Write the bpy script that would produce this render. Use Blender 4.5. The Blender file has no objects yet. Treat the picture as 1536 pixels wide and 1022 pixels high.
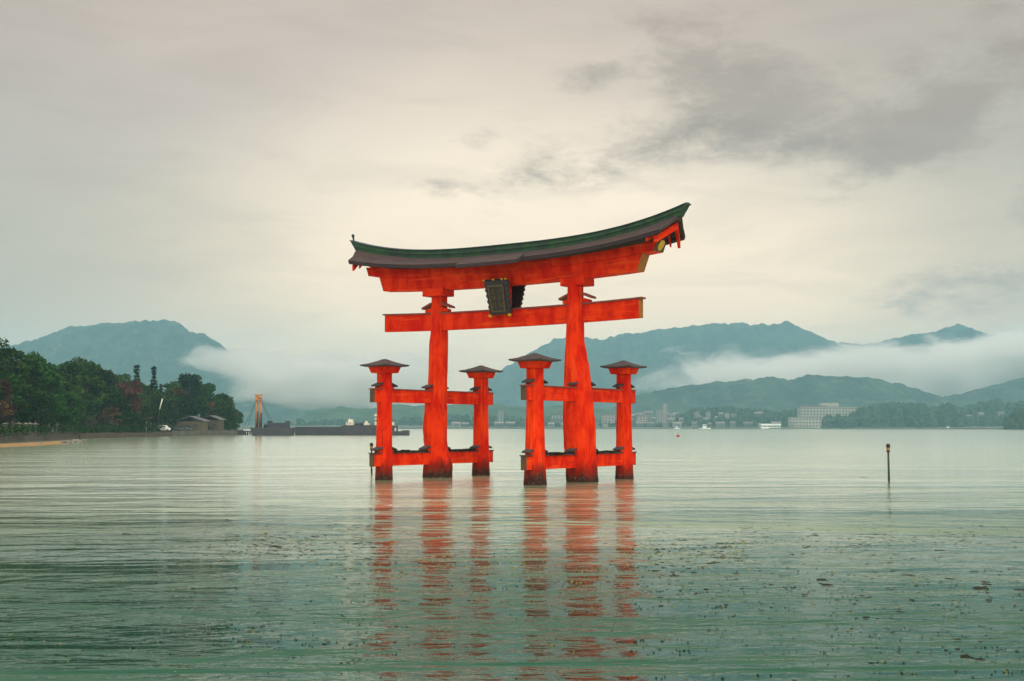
import bpy, bmesh, math, random
from mathutils import Vector, Matrix, noise as mnoise
R = math.radians
random.seed(7)
sc = bpy.context.scene
col = sc.collection

# ------------------------------------------------------------------ camera
F_PX, CAM_H, PITCH = 1900.0, 3.157, 0.068          # focal length in photo pixels, eye height, upward tilt
TX, TY, TH = -0.414, 76.689, 0.611                  # torii centre and yaw
cam = bpy.data.objects.new('camera', bpy.data.cameras.new('camera'))
col.objects.link(cam)
cam.location = (0, 0, CAM_H)
cam.rotation_euler = (R(90) + PITCH, 0, 0)
cam.data.sensor_width = 36.0
cam.data.lens = F_PX / 1536.0 * 36.0
cam.data.clip_start = 0.1
cam.data.clip_end = 40000
sc.camera = cam

SUN_EL, SUN_AZ = R(56), R(150)                      # azimuth from +Y towards +X
HAZE_DENSITY = 0.000135

# ------------------------------------------------------------------ node helpers
class NT:
    def __init__(s, tree): s.t = tree; tree.nodes.clear()
    def n(s, typ, **kw):
        nd = s.t.nodes.new(typ)
        for k, v in kw.items(): setattr(nd, k, v)
        return nd
    def link(s, a, b): s.t.links.new(a, b)
    def put(s, sock, v):
        if hasattr(v, 'is_output'): s.link(v, sock)
        elif isinstance(v, (tuple, list)) and sock.type == 'RGBA' and len(v) == 3: sock.default_value = (*v, 1)
        else: sock.default_value = v
    def m(s, op, a, b=0.0, c=None, clamp=False):
        nd = s.n('ShaderNodeMath', operation=op); nd.use_clamp = clamp
        s.put(nd.inputs[0], a); s.put(nd.inputs[1], b)
        if c is not None: s.put(nd.inputs[2], c)
        return nd.outputs[0]
    def mix(s, f, a, b):
        nd = s.n('ShaderNodeMix', data_type='RGBA'); nd.clamp_factor = True
        s.put(nd.inputs[0], f); s.put(nd.inputs[6], a); s.put(nd.inputs[7], b)
        return nd.outputs[2]
    def noise(s, vec, scale, detail=4.0, rough=0.5, dist=0.0):
        nd = s.n('ShaderNodeTexNoise')
        s.put(nd.inputs['Vector'], vec); s.put(nd.inputs['Scale'], scale); s.put(nd.inputs['Detail'], detail)
        s.put(nd.inputs['Roughness'], rough); s.put(nd.inputs['Distortion'], dist)
        return nd.outputs[0]
    def ss(s, v, lo, hi):
        nd = s.n('ShaderNodeMapRange', interpolation_type='SMOOTHSTEP')
        s.put(nd.inputs[0], v); s.put(nd.inputs[1], lo); s.put(nd.inputs[2], hi)
        return nd.outputs[0]
    def mapping(s, vec, scale=(1, 1, 1), rot=(0, 0, 0), loc=(0, 0, 0)):
        nd = s.n('ShaderNodeMapping')
        s.put(nd.inputs[0], vec); nd.inputs[1].default_value = loc; nd.inputs[2].default_value = rot; nd.inputs[3].default_value = scale
        return nd.outputs[0]
    def comb(s, x, y, z):
        nd = s.n('ShaderNodeCombineXYZ'); s.put(nd.inputs[0], x); s.put(nd.inputs[1], y); s.put(nd.inputs[2], z)
        return nd.outputs[0]
    def sep(s, v):
        nd = s.n('ShaderNodeSeparateXYZ'); s.put(nd.inputs[0], v); return nd.outputs

# ------------------------------------------------------------------ world: overcast sky with banks of cloud
world = bpy.data.worlds.new('World'); sc.world = world; world.use_nodes = True
w = NT(world.node_tree)
tc = w.n('ShaderNodeTexCoord')
dx, dy, dz = w.sep(tc.outputs['Generated'])
az = w.m('MULTIPLY', w.m('ARCTAN2', dx, dy), 57.29578)
el = w.m('MULTIPLY', w.m('ARCSINE', dz), 57.29578)
def A(px): return math.degrees(math.atan((px - 768) / F_PX))
def E_(py): return math.degrees(math.atan((640.5 - py) / F_PX))
def gauss(px, py, sx, sy, tilt=0.0):                # a soft patch of sky around one direction
    a0, e0 = A(px), E_(py); k = 57.3 / F_PX
    u = w.m('SUBTRACT', az, a0); v = w.m('SUBTRACT', el, e0)
    c, s_ = math.cos(R(tilt)), math.sin(R(tilt))
    uu = w.m('DIVIDE', w.m('ADD', w.m('MULTIPLY', u, c), w.m('MULTIPLY', v, s_)), sx * k)
    vv = w.m('DIVIDE', w.m('SUBTRACT', w.m('MULTIPLY', v, c), w.m('MULTIPLY', u, s_)), sy * k)
    q = w.m('ADD', w.m('MULTIPLY', uu, uu), w.m('MULTIPLY', vv, vv))
    return w.m('EXPONENT', w.m('MULTIPLY', q, -1.0))
def addall(l):
    o = l[0]
    for x in l[1:]: o = w.m('ADD', o, x)
    return o
glow = addall([w.m('MULTIPLY', gauss(740, 330, 500, 260, -8), 0.75), w.m('MULTIPLY', gauss(1000, 430, 620, 190), 0.5),
               w.m('MULTIPLY', gauss(560, 90, 700, 150, 12), 0.14),
               w.m('MULTIPLY', gauss(420, 520, 380, 130, 10), 0.36), w.m('MULTIPLY', gauss(1180, 470, 380, 150), 0.22)])
soft = w.noise(w.comb(w.m('MULTIPLY', az, 0.05), w.m('MULTIPLY', el, 0.12), 3.1), 1.2, 3.0, 0.5, 0.4)
glow = w.m('ADD', glow, w.m('MULTIPLY', w.m('SUBTRACT', soft, 0.5), 0.40))
c_sky = w.mix(glow, (0.53, 0.39, 0.345), (1.29, 1.01, 0.765))
green_side = w.m('ADD', gauss(-60, 330, 340, 190), w.m('MULTIPLY', gauss(1600, 200, 320, 260), 0.8))
c_sky = w.mix(w.m('MULTIPLY', green_side, 0.55), c_sky, (0.54, 0.47, 0.35))
c_sky = w.mix(w.m('MULTIPLY', gauss(300, 150, 420, 90, 22), 0.45), c_sky, (0.56, 0.41, 0.385))
# the air near the horizon is warmer
low = w.ss(el, 13.0, 1.0)
wm = w.n('ShaderNodeMix', data_type='RGBA', blend_type='MULTIPLY'); w.put(wm.inputs[0], low); w.put(wm.inputs[6], c_sky); w.put(wm.inputs[7], (1.20, 1.04, 0.86))
wm.clamp_result = False; c_sky = wm.outputs[2]
# dark cloud patches
cv = w.comb(w.m('MULTIPLY', az, 0.11), w.m('MULTIPLY', el, 0.24), 0.7)
n1 = w.noise(cv, 3.3, 10.0, 0.66, 0.2)
n2 = w.noise(w.mapping(cv, (1, 1, 1), (0, 0, 0.5), (4, 2, 1)), 0.9, 4.0, 0.5, 0.3)
masks = addall([w.m('MULTIPLY', gauss(*a[:5]), a[5]) for a in [
    (1085, 105, 105, 50, -18, 0.85), (1190, 170, 180, 55, -14, 0.50), (1385, 225, 130, 36, 32, 0.72),
    (1500, 130, 170, 100, 30, 0.46), (890, 108, 70, 22, 15, 0.50), (715, 205, 60, 22, 5, 0.36), (745, 275, 110, 34, 25, 0.24),
    (880, 250, 100, 34, 10, 0.40), (640, 275, 60, 16, 0, 0.36), (1500, 440, 190, 42, 8, 0.62), (1545, 330, 40, 40, 60, 0.5),
    (1210, 190, 420, 110, 14, 0.13), (1120, 215, 230, 40, -5, 0.40), (1000, 20, 200, 30, 0, 0.25)]])
cl = w.m('ADD', masks, w.m('MULTIPLY', w.m('SUBTRACT', n1, 0.5), 2.2))
cl = w.m('MULTIPLY', w.ss(cl, 0.05, 1.05), w.ss(masks, 0.02, 0.40))
veil = w.ss(w.noise(w.mapping(cv, (.7, 1.5, 1), (0, 0, -.35), (9, 1, 4)), 1.5, 8.0, 0.6, 0.6), 0.42, 0.72)
cl = w.m('ADD', cl, w.m('MULTIPLY', veil, 0.20))
cl = w.m('MULTIPLY', cl, w.m('ADD', 0.72, w.m('MULTIPLY', n2, 0.5)))
c_sky = w.mix(w.m('MULTIPLY', cl, 0.86), c_sky, (0.40, 0.27, 0.22))
# the overcast vault is brightest overhead and behind the viewer
zen = w.ss(el, 20.0, 60.0)
back = w.ss(w.m('MULTIPLY', dy, -1.0), -0.25, 0.6)
bright = w.m('ADD', 1.0, w.m('ADD', w.m('MULTIPLY', zen, 1.1), w.m('MULTIPLY', back, 0.9)))
vault = w.mix(w.m('MAXIMUM', zen, back), c_sky, (0.78, 0.72, 0.66))
vm = w.n('ShaderNodeVectorMath', operation='SCALE'); w.link(vault, vm.inputs[0]); w.link(bright, vm.inputs[3])
below = w.ss(el, -3.0, -0.5)
overcast = w.mix(below, (0.10, 0.14, 0.12), vm.outputs[0])
skyt = w.n('ShaderNodeTexSky', sky_type='NISHITA')
skyt.sun_disc = False; skyt.sun_elevation = SUN_EL; skyt.sun_rotation = SUN_AZ; skyt.air_density = 1.5; skyt.dust_density = 4.0
bg1 = w.n('ShaderNodeBackground'); w.link(skyt.outputs[0], bg1.inputs[0]); bg1.inputs[1].default_value = 0.06
bg2 = w.n('ShaderNodeBackground'); w.link(overcast, bg2.inputs[0]); bg2.inputs[1].default_value = 1.0
mx = w.n('ShaderNodeMixShader'); mx.inputs[0].default_value = 0.94
w.link(bg1.outputs[0], mx.inputs[1]); w.link(bg2.outputs[0], mx.inputs[2])
wo = w.n('ShaderNodeOutputWorld'); w.link(mx.outputs[0], wo.inputs[0])
world.cycles.sampling_method = 'MANUAL'; world.cycles.sample_map_resolution = 1024

sun = bpy.data.objects.new('sun', bpy.data.lights.new('sun', 'SUN')); col.objects.link(sun)
sun.data.energy = 1.25; sun.data.angle = R(18); sun.data.color = (1.0, 0.94, 0.86)
sd = Vector((math.sin(SUN_AZ) * math.cos(SUN_EL), math.cos(SUN_AZ) * math.cos(SUN_EL), math.sin(SUN_EL)))
sun.rotation_euler = (-sd).to_track_quat('-Z', 'Y').to_euler(); sun.location = (40, -60, 80)

sc.view_settings.view_transform = 'Standard'; sc.view_settings.look = 'None'
sc.view_settings.exposure = 0.0; sc.view_settings.gamma = 1.0
cy = sc.cycles
cy.use_denoising = True
cy.max_bounces = 6; cy.diffuse_bounces = 2; cy.glossy_bounces = 3; cy.volume_bounces = 4; cy.transparent_max_bounces = 8
cy.volume_step_rate = 1.0; cy.volume_max_steps = 128
cy.sample_clamp_indirect = 4.0

# ------------------------------------------------------------------ pixel <-> place
def ray(px, py):
    a = (px - 768) / F_PX; b = (511 - py) / F_PX
    c, s = math.cos(PITCH), math.sin(PITCH)
    return Vector((a, c - b * s, s + b * c))
def at(px, py, Y):                                  # the point seen at a photo pixel, Y metres ahead
    d = ray(px, py); d = d * (Y / d.y)
    return Vector((d.x, d.y, d.z + CAM_H))
def on_water(px, py):
    d = ray(px, py); d = d * (-CAM_H / d.z)
    return Vector((d.x, d.y, 0.0))

# ------------------------------------------------------------------ mesh helpers
class MB:
    def __init__(s): s.v = []; s.f = []; s.mi = []; s.cur = 0
    def add(s, vs, fs):
        b = len(s.v); s.v += [tuple(v) for v in vs]
        for f in fs: s.f.append(tuple(b + i for i in f)); s.mi.append(s.cur)
    def box(s, x0, x1, y0, y1, z0, z1):
        s.add([(x0,y0,z0),(x1,y0,z0),(x1,y1,z0),(x0,y1,z0),(x0,y0,z1),(x1,y0,z1),(x1,y1,z1),(x0,y1,z1)],
              [(3,2,1,0),(4,5,6,7),(0,1,5,4),(1,2,6,5),(2,3,7,6),(3,0,4,7)])
    def hexa(s, p):                                 # eight corners, bottom loop then top loop
        s.add(p, [(3,2,1,0),(4,5,6,7),(0,1,5,4),(1,2,6,5),(2,3,7,6),(3,0,4,7)])
    def loft(s, rings, close=True, caps=True):
        n = len(rings[0]); b = len(s.v)
        for r in rings: s.v += [tuple(p) for p in r]
        for i in range(len(rings) - 1):
            for j in range(n if close else n - 1):
                k = (j + 1) % n
                s.f.append((b+i*n+j, b+i*n+k, b+(i+1)*n+k, b+(i+1)*n+j)); s.mi.append(s.cur)
        if caps:
            s.f.append(tuple(b + j for j in reversed(range(n)))); s.mi.append(s.cur)
            s.f.append(tuple(b + (len(rings)-1)*n + j for j in range(n))); s.mi.append(s.cur)
    def tube(s, pts, rad, n=8):
        pts = [Vector(p) for p in pts]; rings = []
        if not isinstance(rad, (list, tuple)): rad = [rad] * len(pts)
        for i, p in enumerate(pts):
            t = (pts[min(i+1, len(pts)-1)] - pts[max(i-1, 0)]).normalized()
            a = t.cross(Vector((0,1,0)) if abs(t.y) < .9 else Vector((1,0,0))).normalized(); b = t.cross(a)
            rings.append([p + (a*math.cos(2*math.pi*j/n) + b*math.sin(2*math.pi*j/n)) * rad[i] for j in range(n)])
        s.loft(rings)
    def ball(s, c, r, seed=0, rough=0.2, nu=10, nv=6, sq=(1,1,1)):
        rings = []; c = Vector(c)
        for i in range(1, nv):
            th = math.pi * i / nv; ring = []
            for j in range(nu):
                ph = 2*math.pi*j/nu
                d = Vector((math.sin(th)*math.cos(ph), math.sin(th)*math.sin(ph), -math.cos(th)))
                k = r * (1 + rough * mnoise.noise(d*1.7 + Vector((seed*3.1, seed, 0))))
                ring.append(c + Vector((d.x*sq[0], d.y*sq[1], d.z*sq[2])) * k)
            rings.append(ring)
        s.loft(rings)
    def build(s, name, mat, parent=None, smooth=False, bevel=0.0):
        me = bpy.data.meshes.new(name); me.from_pydata(s.v, [], s.f)
        for m in (mat if isinstance(mat, (list, tuple)) else [mat]): me.materials.append(m)
        for p, i in zip(me.polygons, s.mi): p.material_index = i; p.use_smooth = smooth
        bm = bmesh.new(); bm.from_mesh(me); bmesh.ops.recalc_face_normals(bm, faces=bm.faces)
        if bevel > 0: bmesh.ops.bevel(bm, geom=list(bm.edges), offset=bevel, segments=1, affect='EDGES')
        bm.to_mesh(me); bm.free()
        o = bpy.data.objects.new(name, me); col.objects.link(o)
        if parent: o.parent = parent
        return o
def tag(o, label=None, cat=None, group=None, kind=None):
    if label: o['label'] = label
    if cat: o['category'] = cat
    if group: o['group'] = group
    if kind: o['kind'] = kind
    return o
def thing(name, label, cat, loc=(0,0,0), rz=0.0, group=None):
    o = bpy.data.objects.new(name, None); col.objects.link(o); o.empty_display_size = 0.5
    o.location = loc; o.rotation_euler = (0, 0, rz)
    return tag(o, label, cat, group)
def copy_tree(o, parent=None):
    c = o.copy(); col.objects.link(c)
    if parent: c.parent = parent
    for ch in list(o.children): copy_tree(ch, c)
    return c
def lerp_tab(tab, x):
    if x <= tab[0][0]: return tab[0][1]
    for (a, b), (c, d) in zip(tab, tab[1:]):
        if x <= c: return b + (d - b) * (x - a) / (c - a)
    return tab[-1][1]
def fbm(x, y, z, octv=5):
    return mnoise.fractal(Vector((x, y, z)), 0.55, 2.1, octv)

# ------------------------------------------------------------------ materials
def mat(name, c1, c2=None, rough=0.7, scale=2.0, bump=0.0, bscale=None, c3=None, stretch=(1,1,1), metal=0.0, spec=0.4, rnd=0.0):
    m = bpy.data.materials.new(name); m.use_nodes = True; t = NT(m.node_tree)
    co = t.n('ShaderNodeTexCoord').outputs['Object']
    mp = t.mapping(co, stretch)
    p = t.n('ShaderNodeBsdfPrincipled'); out = t.n('ShaderNodeOutputMaterial'); t.link(p.outputs[0], out.inputs[0])
    c = c1
    if c2:
        c = t.mix(t.ss(t.noise(mp, scale, 6, 0.6), 0.34, 0.66), c1, c2)
    if c3:
        c = t.mix(t.ss(t.noise(t.mapping(mp, loc=(5, 3, 9)), scale * 2.7, 5, 0.6), 0.54, 0.72), c, c3)
    if rnd:
        oi = t.n('ShaderNodeObjectInfo').outputs['Random']
        hs = t.n('ShaderNodeHueSaturation'); t.put(hs.inputs['Color'], c)
        t.put(hs.inputs['Value'], t.m('ADD', 1 - rnd, t.m('MULTIPLY', oi, 2 * rnd)))
        t.put(hs.inputs['Hue'], t.m('ADD', 0.5 - rnd * 0.04, t.m('MULTIPLY', oi, rnd * 0.08)))
        c = hs.outputs[0]
    t.put(p.inputs['Base Color'], c)
    p.inputs['Roughness'].default_value = rough; p.inputs['Metallic'].default_value = metal
    p.inputs['Specular IOR Level'].default_value = spec
    if bump:
        b = t.n('ShaderNodeBump'); b.inputs['Strength'].default_value = 1.0; b.inputs['Distance'].default_value = bump
        t.link(t.noise(mp, bscale or scale * 3, 5, 0.6), b.inputs['Height']); t.link(b.outputs[0], p.inputs['Normal'])
    return m

def vermilion(name, wet=False):
    """weathered vermilion lacquer; posts that stand in the sea also carry a tide stain"""
    m = bpy.data.materials.new(name); m.use_nodes = True; t = NT(m.node_tree)
    geo = t.n('ShaderNodeNewGeometry').outputs['Position']
    p = t.n('ShaderNodeBsdfPrincipled'); out = t.n('ShaderNodeOutputMaterial'); t.link(p.outputs[0], out.inputs[0])
    ob = t.n('ShaderNodeTexCoord').outputs['Object']
    gr = (6, 6, 0.35) if wet else (0.4, 0.4, 6)                     # grain runs along the timber
    a = t.noise(t.mapping(geo, (1, 1, 0.45)), 1.3, 6, 0.62, 0.3)
    b = t.noise(t.mapping(ob, tuple(g*.5 for g in gr), loc=(3, 8, 1)), 1.6, 6, 0.65)
    c = t.mix(t.ss(a, 0.36, 0.64), (0.82, 0.040, 0.003), (0.58, 0.009, 0.001))
    c = t.mix(t.m('MULTIPLY', t.ss(b, 0.52, 0.70), 0.65), c, (0.90, 0.100, 0.012))
    c = t.mix(t.m('MULTIPLY', t.ss(t.noise(t.mapping(ob, gr), 1.5, 6, 0.7), 0.585, 0.66), 0.7), c, (0.26, 0.012, 0.005))
    c = t.mix(t.m('MULTIPLY', t.ss(t.noise(geo, 3.4, 6, 0.72), 0.62, 0.70), 0.5), c, (0.50, 0.085, 0.035))
    if wet:
        z = t.sep(geo)[2]
        zz = t.m('ADD', z, t.m('MULTIPLY', t.m('SUBTRACT', t.noise(t.mapping(geo, (1, 1, 0.3)), 1.6, 6, 0.75), 0.5), 1.9))
        c = t.mix(t.m('MULTIPLY', t.ss(zz, 1.30, 0.65), .88), c, (0.17, 0.014, 0.007))
        c = t.mix(t.ss(zz, 0.66, 0.10), c, (0.040, 0.018, 0.012))
        c = t.mix(t.m('MULTIPLY', t.ss(t.noise(geo, 9.0, 4, .7), .55, .66), t.ss(zz, 0.75, 0.4)), c, (0.10, 0.085, 0.065))
    t.put(p.inputs['Base Color'], c)
    p.inputs['Roughness'].default_value = 0.7; p.inputs['Specular IOR Level'].default_value = 0.06
    bp = t.n('ShaderNodeBump'); bp.inputs['Distance'].default_value = 0.05 if wet else 0.025
    t.link(t.noise(t.mapping(ob, gr), 1.0, 7, 0.65, 0.4), bp.inputs['Height']); t.link(bp.outputs[0], p.inputs['Normal'])
    return m
M = {}
M['red'] = vermilion('vermilion_paint'); M['pillar'] = vermilion('vermilion_tidal_paint', True)
M['copper'] = mat('verdigris_copper', (0.018, 0.040, 0.026), (0.022, 0.085, 0.026), 0.7, 1.6, 0.03, 6, c3=(0.02, 0.03, 0.045))
M['copper_edge'] = mat('ridge_cap_copper', (0.02, 0.035, 0.045), (0.03, 0.07, 0.06), 0.6, 2.0)
M['bark'] = mat('cypress_bark_roof', (0.072, 0.045, 0.040), (0.046, 0.032, 0.030), 0.9, 2.2, 0.07, 9, c3=(0.12, 0.075, 0.058), stretch=(0.10, 2.6, 2.6))
M['bark_edge'] = mat('bark_roof_edge', (0.035, 0.024, 0.03), (0.05, 0.03, 0.033), 0.9, 4.0, 0.03)
M['slate'] = mat('small_roof_shingle', (0.040, 0.030, 0.030), (0.062, 0.045, 0.042), 0.8, 5, 0.02, 20)
M['ochre'] = mat('ochre_end_plate', (0.38, 0.13, 0.004), (0.28, 0.085, 0.004), 0.6, 4, 0.01)
M['dark_plate'] = mat('weathered_end_plate', (0.10, 0.055, 0.022), (0.07, 0.045, 0.025), 0.7, 4, 0.01)
M['cap'] = mat('beam_cap_board', (0.30, 0.055, 0.035), (0.17, 0.05, 0.04), 0.8, 3, 0.01)
M['gold'] = mat('gilded_fitting', (0.75, 0.42, 0.035), (0.6, 0.32, 0.03), 0.4, 4, metal=0.6)
M['lacquer'] = mat('dark_plaque_lacquer', (0.022, 0.018, 0.024), (0.034, 0.026, 0.030), 0.45, 5)
M['bronze'] = mat('plaque_border_bronze', (0.13, 0.090, 0.036), (0.08, 0.055, 0.028), 0.5, 6)
M['weed'] = mat('dark_wet_seaweed', (0.012, 0.011, 0.006), (0.024, 0.018, 0.008), 0.8, 8, spec=.1)
M['weed_light'] = mat('yellow_green_seaweed', (0.20, 0.19, 0.03), (0.12, 0.13, 0.03), 0.6, 8)

# ------------------------------------------------------------------ water
def make_water():
    m = bpy.data.materials.new('green_sea_water'); m.use_nodes = True; t = NT(m.node_tree)
    geo = t.n('ShaderNodeNewGeometry').outputs['Position']
    p = t.n('ShaderNodeBsdfPrincipled'); out = t.n('ShaderNodeOutputMaterial'); t.link(p.outputs[0], out.inputs[0])
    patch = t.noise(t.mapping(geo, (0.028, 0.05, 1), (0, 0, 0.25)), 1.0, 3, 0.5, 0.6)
    body_and_sheen = t.mix(t.ss(patch, 0.35, 0.65), (0.008, 0.066, 0.034), (0.018, 0.078, 0.044))
    # pale sky sheen painted into the water's body colour, stronger with distance
    far_sheen = t.ss(t.m('ADD', t.sep(geo)[1], t.m('MULTIPLY', t.m('SUBTRACT', patch, 0.5), 60.0)), 18.0, 95.0)
    body_and_sheen = t.mix(far_sheen, body_and_sheen, (0.50, 0.61, 0.35))
    t.put(p.inputs['Base Color'], body_and_sheen)
    p.inputs['IOR'].default_value = 1.333; p.inputs['Specular Tint'].default_value = (.75, 1, .85, 1)
    swl = t.noise(t.mapping(geo, (0.21, 0.25, 1), (0, 0, 0.20)), 1.0, 2, 0.5, 0.9)
    wob = t.noise(t.mapping(geo, (0.26, 0.62, 1), (0, 0, 0.14)), 1.0, 3, 0.5, 0.7)
    rip = t.noise(t.mapping(geo, (0.80, 1.75, 1), (0, 0, 0.08), (3, 1, 0)), 1.0, 3, 0.55, 0.5)
    fine = t.noise(t.mapping(geo, (3.0, 6.5, 1), (0, 0, 0.06)), 1.0, 3, 0.6, 0.3)
    act = t.ss(t.noise(t.mapping(geo, (0.022, 0.085, 1), (0, 0, 0.16), (7, 3, 0)), 1.0, 4, 0.55, 0.8), 0.36, 0.66)
    act = t.m('ADD', 0.35, t.m('MULTIPLY', act, 1.0))
    h = t.m('ADD', t.m('MULTIPLY', wob, 0.30), t.m('ADD', t.m('MULTIPLY', rip, 0.135), t.m('MULTIPLY', fine, 0.026)))
    h = t.m('ADD', h, t.m('MULTIPLY', swl, 0.40))
    gy = t.sep(geo)[1]                                   # wind ruffles the shallows; the sheltered bay beyond lies calmer
    fade = t.m('ADD', t.m('MULTIPLY', t.ss(gy, 70.0, 16.0), 1.05), t.m('ADD', 0.05, t.m('MULTIPLY', t.ss(gy, 300.0, 50.0), 0.30)))
    h = t.m('MULTIPLY', t.m('MULTIPLY', h, act), fade)
    t.put(p.inputs['Roughness'], t.m('ADD', 0.035, t.m('MULTIPLY', t.ss(gy, 15.0, 130.0), 0.10)))   # ripples too small to model
    t.put(p.inputs['Coat Weight'], t.m('MULTIPLY', t.ss(gy, 20.0, 80.0), 1.0)); p.inputs['Coat IOR'].default_value = 2.25; p.inputs['Coat Roughness'].default_value = 0.15
    b = t.n('ShaderNodeBump'); b.inputs['Strength'].default_value = 1.0; b.inputs['Distance'].default_value = 1.0
    t.link(h, b.inputs['Height']); t.link(b.outputs[0], p.inputs['Normal']); t.link(b.outputs[0], p.inputs['Coat Normal'])
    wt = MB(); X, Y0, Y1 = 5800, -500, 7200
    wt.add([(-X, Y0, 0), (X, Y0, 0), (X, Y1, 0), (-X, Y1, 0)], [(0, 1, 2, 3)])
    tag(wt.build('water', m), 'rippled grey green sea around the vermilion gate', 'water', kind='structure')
make_water()

# ------------------------------------------------------------------ the torii gate (local x = along the beams, local y = away from the front)
torii = thing('torii_gate', 'large vermilion timber torii gate standing in the sea', 'torii gate', (TX, TY, 0), -TH)
CT, ST = math.cos(TH), math.sin(TH)
def to_local(P): d = Vector((P.x - TX, P.y - TY)); return Vector((d.x*CT - d.y*ST, d.x*ST + d.y*CT, P.z))
def tor_depth(u, v): return TY - u*ST - v*CT
def sori(u, half, p): return (abs(u) / half) ** p

def trunk_from_rows(rows, depth, seed, z_bottom=-0.9, z_top=None, n=28):
    """rows (py, x left, x right) of a real trunk seen at a known depth -> a round irregular post"""
    prof = []
    for py, xl, xr in rows:
        c = at((xl+xr)/2, py, depth); r = (xr-xl)/2 * depth / F_PX
        prof.append((c.z, to_local(c), r))
    prof.sort(key=lambda a: a[0])
    prof.insert(0, (z_bottom, prof[0][1], prof[0][2]*1.02))
    if z_top: prof.append((z_top, prof[-1][1], prof[-1][2]*0.99))
    # resample
    rings = []; z0, z1 = prof[0][0], prof[-1][0]; K = 60
    for i in range(K+1):
        z = z0 + (z1-z0)*i/K
        for a, b in zip(prof, prof[1:]):
            if z <= b[0] + 1e-6:
                k = (z-a[0])/max(1e-6, b[0]-a[0]); k = k*k*(3-2*k) if b[0]-a[0] < 2.2 else k
                c = a[1].lerp(b[1], k); r = a[2] + (b[2]-a[2])*k; break
        ring = []
        low = max(0.0, min(1.0, (5.5 - z) / 5.5))
        for j in range(n):
            ph = 2*math.pi*j/n
            d = Vector((math.cos(ph), math.sin(ph), 0))
            k = 1 + (0.03 + 0.12*low) * fbm(d.x*1.3+seed, d.y*1.3, z*0.45, 4)
            ring.append((c.x + d.x*r*k, c.y + d.y*r*k, z))
        rings.append(ring)
    mb = MB(); mb.loft(rings); return mb, rings
dL, dR = tor_depth(-5.4, 0), tor_depth(5.45, 0)
rowsL = [(720,633,677.7),(700,634,677),(682,635.6,673.5),(668,636,671),(638,635,671.3),(608,637,670.3),(578,642,670.6),(548,643,671.6),(520,643.6,672),(497,645.8,672),(470,646.5,671.4),(456,647,671),(440,648,671.5)]
rowsR = [(728,851,897.5),(704,850,896.2),(690,847.5,894.5),(667,846,894),(645,844.6,894),(622,844.8,892.3),(600,845.5,890.5),(575,846,887),(555,846.3,884.3),(532,847,880.5),(510,848.2,876.6),(488,849.5,876.4),(450,850.5,875.5),(430,851,875)]
def wedge(u, v, z, axis, sgn, r, parent, big, first=[None, None]):
    """a wedge block with a small sloping cover, tight against a post on top of a beam"""
    L = 0.52 if big else 0.34; w_ = 0.20 if big else 0.17
    h0, h1 = (0.20, 0.62) if big else (0.12, 0.36)
    mb = MB()
    a0, a1 = (r-0.10), r + L
    def P(a, b, zz): return (u + sgn*a, -(v) + b, zz) if axis == 'u' else (u + b, -(v + sgn*a), zz)
    mb.hexa([P(a0,-w_,z), P(a1-.12,-w_,z), P(a1-.12,w_,z), P(a0,w_,z), P(a0,-w_,z+h0*1.5), P(a1-.12,-w_,z+h0*.8), P(a1-.12,w_,z+h0*.8), P(a0,w_,z+h0*1.5)])
    wd = mb.build('wedge', M['red'], parent, bevel=0.01)
    c = MB(); wr = w_ + 0.10; t_ = 0.13 if big else 0.09
    za, zb = z + h1, z + h0 + (0.06 if big else 0.02)
    c.hexa([P(a0,-wr,za-t_), P(a1+.10,-wr,zb-t_*.4), P(a1+.10,wr,zb-t_*.4), P(a0,wr,za-t_), P(a0,-wr,za), P(a1+.10,-wr,zb+t_*.6), P(a1+.10,wr,zb+t_*.6), P(a0,wr,za)])
    c.build('wedge_cover', M['cap'] if big else M['slate'], wd, bevel=0.008)

for rows, dep, us, seed in ((rowsL, dL, -5.4, 1.3), (rowsR, dR, 5.45, 6.1)):
    mb, rings = trunk_from_rows(rows, dep, seed, z_top=11.45)
    pil = mb.build('main_pillar', M['pillar'], torii, smooth=True)
    top = rings[-1]; cu = sum(p[0] for p in top)/len(top)
    cb = MB(); cb.box(cu-.80, cu+.80, -.62, .62, 11.36, 11.86)
    cb.build('capital', M['red'], pil, bevel=0.02)
    if us < 0:                                     # plugged knot near the foot of one trunk
        kp = to_local(at(660.5, 693, dep - 0.86)); k = MB()
        for q in range(14):
            ph = 2*math.pi*q/14
            k.ball(kp + Vector((0.20*math.cos(ph), 0.05, 0.34*math.sin(ph))), 0.085, q, 0.2, 6, 4)
        k.build('knot', M['pillar'], pil, smooth=True)
    for sgn in (-1, 1): wedge(cu, 0, 10.36, 'u', sgn, 0.50, torii, True)

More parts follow.
